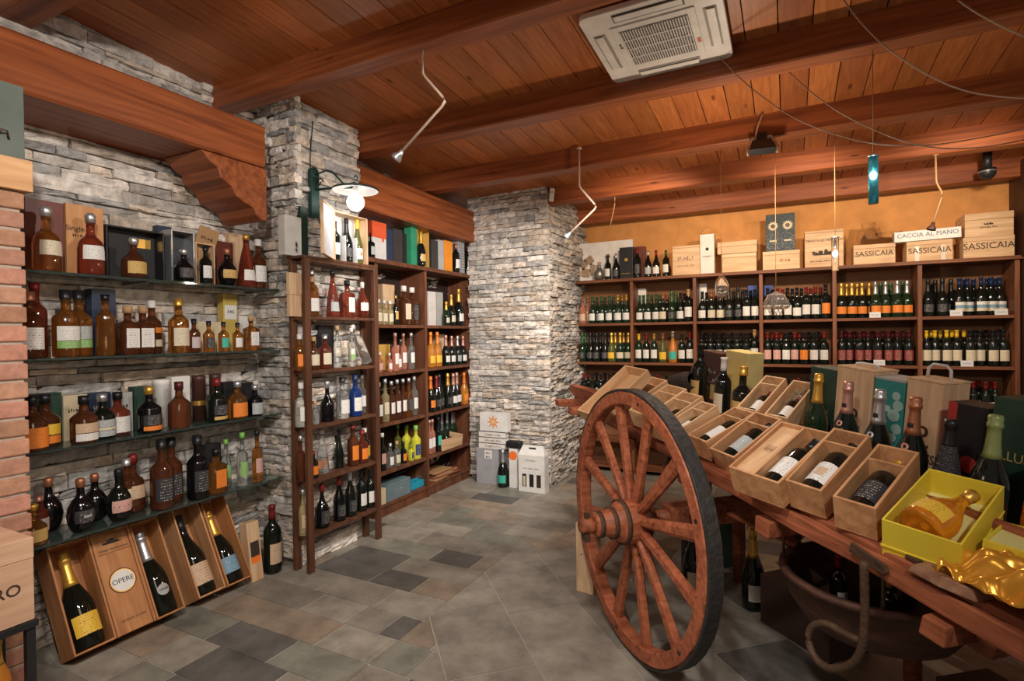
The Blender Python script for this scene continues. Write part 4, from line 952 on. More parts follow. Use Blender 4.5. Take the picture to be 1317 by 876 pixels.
# ================================================================== WOODEN BOOKCASE ON THE LEFT (far part)
bc = empty('bookcase', (-3.13, 4.2, 0), 'tall dark brown two-bay wooden bookcase between rack and stone column', 'bookcase'); bpy.context.view_layer.update()
for y_ in (3.46, 4.135, 4.945):
    mb = MB(); mb.span((-3.275, y_-.016, 0), (-2.985, y_+.016, 2.095)); child(mb, 'upright_panel', wood('dark_upright_wood', (.07, .024, .012), (.19, .07, .034), (14, 14, 1.4), .5, .1), bc, .002)
WZ = [.105, .372, .772, 1.195, 1.595]
for z in WZ:
    for a, b in ((3.477, 4.118), (4.152, 4.928)):
        mb = MB(); mb.span((-3.27, a, z-.028), (-2.99, b, z)); child(mb, 'shelf_board', SHELFW, bc, .002)
for a, b in ((3.477, 4.118), (4.152, 4.928)):
    mb = MB(); mb.span((-3.02, a, 0), (-3.0, b, .076)); child(mb, 'plinth_board', SHELFW, bc, .002)
mb = MB(); mb.span((-3.278, 3.35, 2.096), (-2.965, 4.965, 2.116)); mb.span((-3.278, 3.36, 2.116), (-2.975, 4.945, 2.134)); child(mb, 'top_board', SHELFW, bc, .003)
mb = MB(); mb.span((-3.279, 3.46, .03), (-3.271, 4.93, 2.09)); child(mb, 'back_panel', plain('dark_brown_backing', (.022, .010, .007), .7), bc)
WX = ('x', -3.045); A1 = 'bookcase left bay'; B1 = 'bookcase right bay'
def wrow(items, plc, z, d=None): row(items, plc, 'bottles in the dark bookcase', z, WX, FX)
z = WZ[4]
wrow([(487, W('whisky', 'pale', 'cream', 'white', 'small pale bottle, cream label, white stopper'), {'top': 385}),
      (494, W('whisky', 'pale', 'cream', 'white', 'small pale bottle, cream label, white stopper'), {'top': 386}),
      (501.5, W('whisky', 'pale', 'cream', 'white', 'small pale bottle, cream label, white stopper'), {'top': 387}),
      (509, W('slim', 'dark', 'gold', 'gold', 'slim dark bottle with gold label'), {'top': 380}),
      (519.5, W('square', 'brown', 'cream', 'white', 'large square brown bottle, cream label'), {'top': 368}),
      (530, W('square', 'brown', 'black', 'white', 'large square brown bottle, dark round seal'), {'top': 370})], A1+' top shelf', z)
gift_box('wooden_gift_box', (493, 508), z, 366, ('x', -3.18), .07, PINEZ, 'pale wooden box behind small bottles, bookcase left bay top')
o, w, h = gift_box('gift_box', (551, 561), z, 375, ('x', -3.06), .1, card('white_floral_card', (.62, .58, .55)), 'tall whitish box with faint floral print, bookcase right bay top')
gift_box('gift_box', (562, 570), z, 376, ('x', -3.10), .08, GREYC, 'tall grey and white box beside floral box, bookcase right bay top')
wrow([(574, 'cg', {'top': 388}), (580.5, W('champagne', 'dark', 'cream', 'gold', 'dark sparkling wine bottle with gold neck', 'wine_bottle'), {'top': 379}), (590, W('champagne', 'dark', 'white', 'gold', 'larger dark sparkling wine bottle with gold neck', 'wine_bottle'), {'top': 372})], B1+' top shelf', z)
z = WZ[3]
gift_box('gift_box', (486, 502), z, 443, ('x', -3.17), .07, card('golden_card', (.60, .36, .08), .35), 'golden gift box behind pink bottles, bookcase left bay')
wrow([(488.5, W('whisky', 'rose', 'pink', 'white', 'pink bottle, pink label'), {'top': 453}), (501, W('whisky', 'rose', 'white', 'white', 'small pink bottle, white label'), {'top': 454}),
      (508.5, W('slim', 'rose', 'white', 'rose', 'tall pink bottle with pink top'), {'top': 428}), (514.5, W('whisky', 'rose', 'white', 'rose', 'short pink bottle, square white label'), {'top': 444}),
      (519, W('slim', 'rose', 'white', 'rose', 'tall pale pink bottle'), {'top': 428, 'd': .06}), (524, W('slim', 'clear', 'white', 'silver', 'tall clear bottle, white label'), {'top': 436, 'd': .04}), (529, W('slim', 'clear', 'white', 'silver', 'slender clear grappa bottle'), {'top': 428})], A1+' second shelf', z)
wrow([(554, W('champagne', 'orange', 'yellow', 'orange', 'orange sparkling bottle, yellow label', 'wine_bottle'), {'top': 427}), (562.5, W('champagne', 'orange', 'yellow', 'orange', 'orange sparkling bottle, yellow label', 'wine_bottle'), {'top': 427}),
      (573.5, 'crs', {'top': 431}), (581, 'crs', {'top': 432}), (588.5, 'csv', {'top': 432}), (595.5, 'crs', {'top': 432})], B1+' second shelf', z)
gift_box('wooden_gift_box', (564, 572), z, 430, ('x', -3.18), .07, PINEZ, 'tan wooden box behind orange bottles, bookcase right bay')
z = WZ[2]
wrow([(487.5, W('slim', 'brown', 'white', 'silver', 'amber bottle, tall white label'), {'top': 492}), (495.5, W('slim', 'pale', 'cream', 'silver', 'pale yellow bottle, tall label'), {'top': 487}),
      (503.5, W('slim', 'brown', 'white', 'silver', 'amber bottle, tall white label'), {'top': 490}), (511, W('slim', 'brown', 'white', 'silver', 'amber bottle, tall white label'), {'top': 488}),
      (518.5, W('slim', 'brown', 'white', 'silver', 'amber bottle, tall white label'), {'top': 487}), (526, W('slim', 'amber', 'black', 'silver', 'amber bottle, dark label'), {'top': 486}), (533, W('slim', 'clear', 'white', 'silver', 'clear bottle, tall white label'), {'top': 484})], A1+' middle shelf', z)
wrow([(554, 'cor', {'top': 484}), (561.5, W('champagne', 'dark', 'black', 'red', 'dark sparkling wine bottle, red neck foil', 'wine_bottle'), {'top': 483}), (568.5, W('champagne', 'dark', 'black', 'black', 'dark sparkling wine bottle, dark neck foil', 'wine_bottle'), {'top': 481}),
      (576, 'c', {'top': 480}), (583, 'crs', {'top': 480}), (589.5, 'crs', {'top': 479}), (597, W('champagne', 'orange', 'orange', 'orange', 'orange sparkling wine bottle', 'wine_bottle'), {'top': 479})], B1+' middle shelf', z)
z = WZ[1]
wrow([(492, W('slim', 'dark', 'pink', 'white', 'slim dark bottle, pinkish label'), {'top': 557}), (502, W('whisky', 'clear', 'white', 'silver', 'clear decorated bottle, silver cap'), {'top': 570}), (510.5, W('whisky', 'clear', 'cream', 'cork', 'clear bottle with small printed label'), {'top': 567}),
      (519, W('whisky', 'dark', 'orange', 'black', 'dark squat bottle, orange label'), {'top': 568}), (528.5, W('square', 'yellow', 'navy', 'lime', 'short yellow liqueur bottle, dark label'), {'top': 572}), (535, W('whisky', 'yellow', 'navy', 'lime', 'large yellow liqueur bottle, dark label'), {'top': 547}),
      (511.5, W('slim', 'olive', None, 'lime', 'olive green bottle at the back'), {'top': 545, 'd': .12}), (523, W('whisky', 'yellow', None, 'lime', 'yellow liqueur bottle at the back'), {'top': 546, 'd': .12})], A1+' fourth shelf', z)
wrow([(552.5, W('slim', 'rose', 'white', 'rose', 'slim pink bottle'), {'top': 540}), (557.5, W('slim', 'rose', 'white', 'rose', 'slim pink bottle'), {'top': 539}), (564, W('slim', 'dark', 'teal', 'black', 'slim dark bottle, turquoise label'), {'top': 536}),
      (568, W('champagne', 'green', None, 'silver', 'green bottle at the back'), {'top': 531, 'd': .14}), (575, W('champagne', 'green', None, 'silver', 'green bottle at the back'), {'top': 530, 'd': .14}), (581.5, W('champagne', 'green', None, 'silver', 'green bottle at the back'), {'top': 530, 'd': .14}),
      (587, W('champagne', 'green', None, 'silver', 'green bottle at the back'), {'top': 530, 'd': .14})], B1+' fourth shelf', z)
M = T(-2.995, (gy(569, -3.0, z)+gy(594, -3.0, z))/2, z+.002) @ RZ(PI/2)
def open_box(name, M, w, L_, h, mat, label, cat='crate', group=None, t=.009, divider=None, div_h=1.0, bevel=.0015, split=None):
    mb = MB(); mb.span((0, 0, 0), (w, L_, t)); mb.span((0, 0, t), (w, t, h)); mb.span((0, L_-t, t), (w, L_, h)); mb.span((0, t, t), (t, L_-t, h)); mb.span((w-t, t, t), (w, L_-t, h))
    o = mb.build(name, mat, bevel=bevel); o.matrix_world = M; tag(o, label, cat, group)
    if divider: mb = MB(); mb.span((t, divider, t), (w-t, divider+.007, h*div_h)); mb.build('divider', mat, o)
    if split: mb = MB(); mb.span((split, t, t), (split+.008, L_-t, h-.001)); mb.build('partition', mat, o)
    return o
wb = abs(gy(594, -3.0, z)-gy(569, -3.0, z))
o = open_box('wooden_crate', M @ T(-wb/2, 0, 0) @ Matrix.Rotation(.10, 4, 'X'), wb, .20, .11, PINEX, 'small pale open crate of white-capped bottles, bookcase right bay fourth shelf')
for i in range(3):
    bottle('wine_bottle', M @ T(-wb/2, 0, 0) @ Matrix.Rotation(.10, 4, 'X') @ T(wb*(i+.5)/3, .055, .055) @ Matrix.Rotation(-PI/2, 4, 'X') @ T(0, 0, -.03), 'bordeaux', 'dark', None, 'white', 'small dark bottle lying in bookcase crate, '+('left', 'middle', 'right')[i]+' of three', 'bottle', 'bottles in the bookcase crate', s=.52)
z = WZ[0]
o, w, h = gift_box('gift_box', (497, 528), z, 619, ('x', -3.0), .2, card('blue_grey_card', (.14, .20, .22)), 'large blue-grey carton on bottom of bookcase left bay', lid=.86); scribble(o, w*.35, 0, h*.5, GREYC, 6, .014)
gift_box('gift_box', (487, 496.5), z, 629, ('x', -2.995), .2, CREAM, 'cream carton beside blue-grey carton, bookcase left bay bottom')
o, w, h = gift_box('gift_bag', (529, 547), z, 619, ('x', -3.03), .1, card('cyan_card', (.015, .32, .46)), 'bright cyan gift bag on bottom of bookcase left bay', 'bag')
mb = MB(); mb.tube([(-w*.2, .0, h-.005), (-w*.2, -.002, h+.03), (0, 0, h+.05), (w*.2, -.002, h+.03), (w*.2, 0, h-.005)], .002, 6); mb.build('handle', card('cyan_card', (.015, .32, .46)), o)
o, w, h = gift_box('gift_box', (505, 522), WZ[0]+.19, topz(512, 609, ('x', -3.06))and 609, ('x', -3.06), .12, BLACK, 'low black box lying on blue-grey carton, bookcase left bay')
yb0, yb1 = gy(553, -3.02, .15), gy(592, -3.02, .15); rr = random.Random(5)
for i, wd_ in enumerate(('lowest', 'second', 'third', 'fourth', 'topmost')):
    yy = (yb0+yb1)/2+rr.uniform(-.04, .04); M = T(-3.12+rr.uniform(-.02, .02), yy, WZ[0]+.001+i*.014) @ RZ(PI/2+rr.uniform(-.12, .12)) @ Matrix.Rotation(rr.uniform(-.0, .0), 4, 'Y')
    mb = MB(); mb.span((-.22+i*.02, -.10, 0), (.22-i*.015, .10, .012)); o = mb.build('folded_carton', card('kraft_card', (.42, .24, .11)) if i % 2 == 0 else card('red_brown_card', (.22, .07, .04)), bevel=.002); o.matrix_world = M
    mb = MB(); mb.span((-.2+i*.02, -.099, .0122), (.1, .06, .0135)); mb.build('flap', card('kraft_card', (.42, .24, .11)), o)
    tag(o, wd_+' of five flattened cardboard cartons, bookcase right bay bottom', 'carton', 'flattened cartons in the bookcase')
# things on top of the bookcase
z = 2.135; TPX = -3.02
row([(477.5, W('whisky', 'dark', 'grey', 'black', 'small dark bottle beside the white and red box'), {'top': 300})], 'on bookcase', 'bottles on top of the bookcase', z, ('x', TPX), FX)
o, w, h = gift_box('gift_box', (479, 497), z, 286, ('x', -3.0), .1, card('white_lined_card', (.58, .56, .54)), 'white box with orange-red lid on top of bookcase')
mb = MB(); mb.span((-w/2-.001, -.001, h*.57), (w/2+.001, .101, h+.001)); mb.build('lid', RED_CARD, o); patch(o, w*.18, w*.32, h*.48, h*.58, RED_CARD, 'clasp')
gift_box('gift_box', (498, 505.5), z, 295, ('x', -3.0), .1, NAVY, 'narrow navy box right of red-lidded box on bookcase')
gift_box('gift_box', (506.5, 518), z, 295, ('x', -3.0), .1, card('charcoal_card', (.04, .035, .035), .35), 'charcoal box with brown foot beside navy box on bookcase')
gift_box('gift_box', (519, 527), z, 301, ('x', -3.05), .08, BLACK, 'small black box left of green box on bookcase')
gift_box('gift_box', (529, 536.5), z, 292, ('x', -3.0), .08, GRN_CARD, 'tall bright green box on top of bookcase')
window_case((538, 552), z, 296, ('x', -3.01), .09, card('golden_card', (.60, .36, .08), .35), 'open golden box behind dark sparkling bottle on bookcase', inner=GOLD, t=.004)
bottle('wine_bottle', T(-2.985, gy(541.5, -2.985, 2.2), z) @ RZ(FX), 'champagne', 'dark', 'gold', 'gold', 'dark sparkling bottle with gold neck before golden box on bookcase', 'bottle', 'bottles on top of the bookcase', s=.98)
gift_box('gift_box', (555, 563.5), z, 309, ('x', -3.0), .1, card('charcoal_card', (.04, .035, .035), .35), 'charcoal box left of grey box on bookcase')
gift_box('gift_box', (564, 571), z, 309, ('x', -3.0), .1, GREYC, 'light grey box left of orange box on bookcase')
gift_box('gift_box', (572, 582), z, 310, ('x', -3.0), .1, ORG_CARD, 'bright orange gift box on top of bookcase')
row([(586.5, W('bordeaux', 'dark', 'white', 'copper', 'dark bottle with white label, orange-brown capsule'), {'top': 313}),
     (601, W('bordeaux', 'dark', 'pink', 'burgundy', 'dark bottle with pinkish label between patterned and wooden box'), {'top': 315})], 'on bookcase', 'bottles on top of the bookcase', z, ('x', TPX), FX)
o, w, h = gift_box('gift_box', (590, 597.5), z, 310, ('x', -3.0), .1, card('patterned_grey', (.35, .35, .36)), 'black and white patterned box on top of bookcase')
rr = random.Random(2); mb = MB()
for i in range(12):
    for j in range(3): mb.span((-w/2+w*(j+.2+.3*(i % 2))/3.3, -.0015, h*(i+.2)/12), (-w/2+w*(j+.55+.3*(i % 2))/3.3, 0, h*(i+.6)/12))
mb.build('printed_pattern', BLACK, o)
gift_box('wooden_gift_box', (605.5, 620), z, 312, ('x', -3.0), .1, card('pinkish_wood', (.50, .29, .20)), 'pinkish wooden box at right end on top of bookcase')

# ================================================================== THINGS AT THE FOOT OF THE STONE COLUMN
CYP = ('y', 4.74)
o, w, h = gift_box('gift_box', (613, 641), 0, 577, CYP, .09, card('silver_grey_card', (.36, .36, .38)), 'grey dotted carton standing at foot of stone column'); patch(o, -w*.12, w*.22, h*.72, h*.95, WHITE); scribble(o, w*.2, w*.05, h*.85, BLACK, 3, .02, y=-.003, rows=2)
ztop = h+.001
for i, nm in enumerate(('lowest', 'middle', 'uppermost')):
    Mx, ww = place(615.5, 649, ztop+i*.058, CYP); o, w2, h2 = gift_box('wine_carton', None, 0, 0, None, .085, WHITE, nm+' of three flat white cartons stacked on grey carton', group='white cartons by the stone column', M=Mx, w=ww, h=.055); scribble(o, ww*.6, .02, .016, card('faded_print', (.35, .22, .13)), 9, .02, seed=i)
    mb = MB(); mb.span((-ww/2-.0005, -.0018, .0525), (ww/2+.0005, .086, .0555)); mb.build('dark_edge', BRN_CARD, o)
Mx, ww = place(617, 652, ztop+.175, CYP); o, w2, h2 = gift_box('wine_carton', None, 0, 0, None, .08, WHITE, 'white carton printed with orange flower star, topmost of white stack', M=Mx, w=ww, h=.185)
mb = MB()
for k_ in range(8):
    a = k_*PI/4; r1 = .072; pts = [(.008*math.cos(a+PI/2), .008*math.sin(a+PI/2)), (r1*.6*math.cos(a+.22), r1*.6*math.sin(a+.22)), (r1*math.cos(a), r1*math.sin(a)), (r1*.6*math.cos(a-.22), r1*.6*math.sin(a-.22)), (.008*math.cos(a-PI/2), .008*math.sin(a-PI/2))]
    mb.prism([(p[0], p[1]) for p in pts][::-1], frame((0, -.0012, .095), (1, 0, 0), (0, 0, 1), (0, -1, 0)), .0006+k_*.0001)
mb.build('star_print', card('orange_print', (.75, .30, .10)), o); disc(o, 0, .095, .018, card('yellow_print', (.8, .6, .25)), y=-.0028)
row([(647, ('champagne', 'dark', 'teal', 'silver', 1, 'dark sparkling wine bottle with pale round label'), {'top': 577})], 'standing between grey carton and white box', None, 0, ('y', 4.72), 0)
o, w, h = gift_box('gift_box', (655, 665.5), 0, 577, ('y', 4.72), .07, WHITE, 'slim white carton with orange sticker at foot of stone column'); disc(o, 0, h*.82, .045, card('fluorescent_orange', (.95, .20, .03)), 'sticker')
zz_ = h
Mx, ww = place(650, 669, zz_+.001, ('y', 4.71)); o, _, _ = gift_box('black_case', None, 0, 0, None, .08, BLACK, 'small black case lying on top of slim white carton', 'case', M=Mx, w=ww, h=.07, bevel=.015)
Mx, ww = place(667, 700.6, 0, ('y', 4.66)); hh = topz(684, 586, ('y', 4.66))
mb = MB(); mb.span((-ww/2, 0, 0), (ww/2, .10, hh)); M_ = frame((-ww/2, 0, hh), (1, 0, 0), (0, 1, 0), (0, 0, 1)); hp = .085
mb.add([(-ww/2, 0, hh), (ww/2, 0, hh), (ww/2, .1, hh), (-ww/2, .1, hh), (-ww/2+.03, .045, hh+hp), (ww/2-.03, .045, hh+hp), (ww/2-.03, .055, hh+hp), (-ww/2+.03, .055, hh+hp)], [(0, 1, 5, 4), (1, 2, 6, 5), (2, 3, 7, 6), (3, 0, 4, 7), (4, 5, 6, 7)])
o = mb.build('bottle_carrier', WHITE); o.matrix_world = Mx; tag(o, 'white cardboard three-bottle carrier with handle at corner of stone column', 'carrier')
mb = MB(); mb.box((0, .043-.014, hh+hp*.72), (.07, .004, .016), M=None); mb.build('handle_slot', BLACK, o)
for i, c_ in ((-1, CREAM), (0, BLACK), (1, BRN_CARD)):
    w_ = patch(o, i*.075-.022, i*.075+.022, .05, .17, BLACK, 'window'); patch(w_, i*.075-.013, i*.075+.013, .055, .15, c_, 'bottle_glimpse', y=-.002)
scribble(o, .12, 0, hh*.84, card('grey_print', (.2, .2, .22)), 7, .014, y=-.001); scribble(o, .17, 0, hh*.62, card('grey_print', (.2, .2, .22)), 9, .014, y=-.001)

# ================================================================== LEANING MAGNUM CRATES ON THE LEFT FLOOR
th = math.radians(28); cs_, sn_ = math.cos(th), math.sin(th)
def lean(y0, h, xf=-2.885):
    yv = Vector((-sn_, 0, cs_)); zv = Vector((cs_, 0, sn_)); top = Vector((xf, y0, h*sn_+.002)); return frame(top-zv*h, (0, 1, 0), yv, zv)
LG = 'leaning wooden magnum crates under the glass shelves'
def lie(M, x, yb, zc, s, twist=0):                      # bottle lying along the crate, label upwards
    return M @ T(x, yb, zc) @ Matrix.Rotation(twist, 4, 'Z') @ frame((0, 0, 0), (1, 0, 0), (0, 0, -1), (0, 1, 0)) if False else M @ T(x, yb, zc) @ Matrix.Rotation(twist, 4, 'Z') @ frame((0, 0, 0), (1, 0, 0), (0, 0, 1), (0, 1, 0)) @ Matrix.Identity(4)
def lying(M, x, yb, zc, twist=0):
    # local bottle z -> crate y, bottle front (-y) -> crate +z, so y -> -z and x -> x needs a mirrored hand: turn x too
    return M @ T(x, yb, zc) @ Matrix.Rotation(twist, 4, 'Z') @ frame((0, 0, 0), (-1, 0, 0), (0, 0, -1), (0, 1, 0)) if False else M @ T(x, yb, zc) @ Matrix.Rotation(twist, 4, 'Z') @ Matrix.Rotation(-PI/2, 4, 'X')
ys = [(1.277, 1.452, .135), (1.640, 1.785, .13), (1.862, 2.022, .15), (2.035, 2.195, .14)]
M = lean(1.277, .135); open_box('wooden_crate', M, .175, .515, .135, OAKR, 'open orange-brown magnum crate, leftmost in leaning row, holding gold-necked bottle', 'crate', LG)
bottle('magnum_bottle', lying(M, .090, .013, .068, .02), 'champagne', 'dark', 'yellow', 'gold', 'big dark sparkling magnum with gold neck in leftmost leaning crate', 'bottle', 'magnums in the leaning crates', s=1.46, seg=28)
M = lean(1.456, .135)
mb = MB(); mb.span((0, 0, 0), (.180, .515, .118)); mb.span((0, 0, .118), (.012, .515, .135)); mb.span((.168, 0, .118), (.180, .515, .135)); mb.span((.012, .503, .118), (.168, .515, .135))
o = mb.build('wooden_crate', OAKR, bevel=.0015); o.matrix_world = M; tag(o, 'closed magnum crate with round OPERE badge between two open leaning crates', 'crate', LG)
mb = MB(); mb.span((.0125, .001, .1185), (.1675, .400, .126)); mb.build('sliding_lid', OAKR, o, bevel=.001); mb = MB(); mb.span((.0125, .404, .1185), (.1675, .5025, .124)); mb.build('top_board', OAKR, o, bevel=.001)
for r_, zq, m_, nm in ((.062, .1265, BRN_CARD, 'badge_rim'), (.057, .1268, GOLD, 'badge_ring'), (.052, .1275, WHITE, 'badge')):
    mb = MB(); mb.lathe([(r_, 0), (r_, .0012)], 32, M=T(.09, .25, zq), sm=False); mb.build(nm, m_, o)
text('OPERE', .034, T(.09, .25, .1291), o); text('OPERE TREVIGIANA', .0155, T(.09, .418, .1245), o); skl = MB()
for x_, a_, b_ in ((-.03, .02, .012), (-.012, .016, .02), (.004, .018, .026), (.022, .02, .015), (0, .085, .006)): skl.span((.09+x_-a_/2, .447, .1242), (.09+x_+a_/2, .447+b_, .125))
skl.build('crest', INK, o); text('GRANDE CUVEE', .016, T(.09, .06, .1263), o)
M = lean(1.640, .13); open_box('wooden_crate', M, .145, .515, .13, OAKR, 'open orange-brown crate right of OPERE crate, holding silver-necked magnum', 'crate', LG)
bt = bottle('magnum_bottle', lying(M, .0725, .013, .066, .02), 'champagne', 'dark', None, 'silver', 'dark magnum with silver neck and round OPERE seal in leaning crate', 'bottle', 'magnums in the leaning crates', s=1.42, seg=28)
mb = MB(); V = []
for j in range(9):
    rr_ = .021*j/8
    for i in range(20): a = 2*PI*i/20; x_ = rr_*math.cos(a); V.append((x_, -math.sqrt(.0447**2-x_**2)-.0006, .085+rr_*math.sin(a)))
mb.add(V, [(j*20+i, j*20+(i+1) % 20, (j+1)*20+(i+1) % 20, (j+1)*20+i) for j in range(8) for i in range(20)], 0, True); s_ = mb.build('seal', GREYC, bt); text('OPERE', .011, FRONT(0, -.0462, .085), bt, ext=.0002)
M = lean(1.862, .15); open_box('wooden_crate', M, .160, .535, .15, OAKP, 'open light wooden crate, third open one from left, bottle with cream label', 'crate', LG)
bottle('magnum_bottle', lying(M, .080, .013, .070, .03), 'burgundy', 'dark', 'paper', 'black', 'dark magnum with pinkish cream label in light leaning crate', 'bottle', 'magnums in the leaning crates', s=1.58, seg=28)
M = lean(2.035, .14); open_box('wooden_crate', M, .155, .545, .14, OAKR, 'open reddish crate, rightmost in leaning row, bottle with blue label', 'crate', LG)
bottle('magnum_bottle', lying(M, .078, .013, .066, .03), 'champagne', 'dark', 'blue', 'gold', 'dark magnum with blue label and copper neck in rightmost leaning crate', 'bottle', 'magnums in the leaning crates', s=1.42, seg=28)
o, w, h = gift_box('gift_box', None, 0, 0, None, .07, PINEZ, 'slim pale box with orange panel right of leaning crates', M=T(-2.93, 2.265, .0) @ RZ(PI/2) @ Matrix.Rotation(-.12, 4, 'X'), w=.085, h=.36); patch(o, -.03, .03, .15, .24, card('dark_print', (.05, .03, .02))); patch(o, -.03, .03, .11, .15, card('fluorescent_orange', (.95, .20, .03)))
bottle('magnum_bottle', T(-2.955, 2.395, 0) @ RZ(PI/2), 'bordeaux', 'dark', 'paper', 'red', 'large standing magnum with brown label and red wax, by stone pillar', 'bottle', s=1.42, seg=28)

# ================================================================== FOREGROUND LEFT
def xbox(name, x0, x1, y0, y1, z0, z1, mat, label, cat, lid=None, bevel=.002):
    M = T(x1, (y0+y1)/2, z0) @ RZ(PI/2); return gift_box(name, None, 0, 0, None, x1-x0, mat, label, cat, M=M, w=y1-y0, h=z1-z0, lid=lid, bevel=bevel)
xbox('wooden_crate', -2.78, -2.44, .50, .985, 2.038, 2.15, wood('striped_pine', (.50, .25, .11), (.72, .43, .22), (1.8, 18, 18), .6), 'striped light wooden crate on top of brick pillar', 'crate')
o, w, h = xbox('storage_box', -2.80, -2.47, .50, .975, 2.152, 2.42, card('grey_green_paint', (.12, .145, .125), .6), 'large grey-green box on wooden crate at top left', 'box'); mb = MB(); mb.tube([(w*.32, -.004, h*.25), (w*.34, -.02, h*.33), (w*.38, -.02, h*.33), (w*.40, -.004, h*.25)], .004, 6); mb.build('handle', IRON, o)
o, w, h = xbox('wooden_crate', -2.44, -2.20, .38, .866, .592, .86, wood('pinkish_pine', (.50, .30, .18), (.70, .46, .31), (1.6, 16, 16), .6), 'large pale wooden crate lettered RO, left foreground', 'crate', lid=.75)
text('AMARO', .050, FRONT(w/2-.122, -.002, h*.42), o)
st_ = empty('low_stand', (-2.32, .62, 0), 'dark low stand beneath lettered wooden crate, left foreground', 'stand'); bpy.context.view_layer.update()
mb = MB(); mb.span((-2.445, .36, .57), (-2.19, .872, .590)); child(mb, 'top_board', BLACK, st_)
for x_ in (-2.425, -2.21):
    for y_ in (.38, .855): mb = MB(); mb.span((x_-.012, y_-.012, 0), (x_+.012, y_+.012, .569)); child(mb, 'leg', BLACK, st_)
mb = MB(); mb.span((-2.412, .395, .28), (-2.222, .84, .30)); child(mb, 'lower_board', BLACK, st_)
bottle('magnum_bottle', T(-2.262, .79, .302) @ RZ(PI/2), 'champagne', 'orange', 'yellow', 'gold', 'amber bottle with yellow label under lettered crate, bottom left corner', 'bottle', s=.80)
bottle('magnum_bottle', T(-2.365, .785, .302) @ RZ(PI/2), 'dumpy', 'black', 'grey', 'silver', 'dark faceted bottle under lettered crate, bottom left', 'bottle', s=1.0)

# ================================================================== LIGHTS, CABLES, CEILING FITTINGS
DKG = plain('dark_green_iron', (.012, .045, .038), .45)
lz = 2.40; ly = 2.80; lx = -2.585
ln_ = empty('wall_lantern', (-2.85, ly, 2.5), 'dark green iron wall lamp with white plate shade and round glowing bulb', 'wall lamp'); bpy.context.view_layer.update()
mb = MB(); mb.span((-2.848, ly-.035-.13, 2.30), (-2.815, ly+.035-.13, 2.60)); mb.lathe([(.0, 0), (.035, 0), (.035, .033), (0, .034)], 16, M=frame((-2.848, ly-.13, 2.60), (0, 1, 0), (0, 0, 1), (1, 0, 0))); child(mb, 'wall_plate', DKG, ln_, .003)
mb = MB(); mb.tube([(-2.82, ly-.13, 2.485), (-2.7, ly-.06, 2.50), (lx, ly, 2.50)], .008, 8); child(mb, 'arm', DKG, ln_)
mb = MB(); mb.tube([(-2.82, ly-.13, 2.585)]+[(-2.78+.06*t, ly-.11+.03*t, 2.60+.02*math.sin(t*2)-.02*t*t*.6) for t in (0, .5, 1, 1.5, 2, 2.4)]+[(lx, ly, 2.535)], .006, 8); mb.tube([(-2.79+.028*math.cos(a)*(1-a/9), ly-.115, 2.535+.030*math.sin(a)*(1-a/9)) for a in [i*.5 for i in range(14)]], .005, 8); mb.tube([(lx+.012, ly, 2.545), (lx+.02, ly, 2.565), (lx+.005, ly, 2.58), (lx-.008, ly, 2.57)], .005, 8); child(mb, 'scroll', DKG, ln_)
mb = MB(); mb.lathe([(.02, .005), (.02, .02), (.150, -.018), (.155, -.025)], 32, cap=False, M=T(lx, ly, 2.505)); sh = child(mb, 'shade', DKG, ln_); sm_ = sh.modifiers.new('thickness', 'SOLIDIFY'); sm_.thickness = .002
mb = MB(); mb.lathe([(.0, .0), (.022, -.0), (.150, -.031)], 32, cap=False, M=T(lx, ly, 2.507)); child(mb, 'shade_lining', plain('white_enamel', (.85, .85, .83), .3), ln_)
mb = MB(); mb.lathe([(.016, 0), (.018, -.01), (.018, -.05)], 16, M=T(lx, ly, 2.506)); child(mb, 'socket', WHITE, ln_)
mb = MB(); R_ = .058; mb.lathe([(.015, .062)]+[(R_*math.sin(a), R_*math.cos(a)) for a in [math.radians(q) for q in range(22, 181, 13)]], 24, M=T(lx, ly, lz)); child(mb, 'bulb', emit('glowing_opal_bulb', (1.0, .97, .93), 5), ln_)
lamp('POINT', (lx+.0, ly, lz-.075), 3.5, (1, .95, .88), .03)
mb = MB(); mb.tube([(-2.838, ly-.15, 2.63), (-2.835, ly-.15, 2.75), (-2.838, ly-.12, 2.95)], .004, 6); child(mb, 'cable', DKG, ln_)
ROD = principled('clear_plastic_rod', (.80, .62, .48), .25, trans=.3)
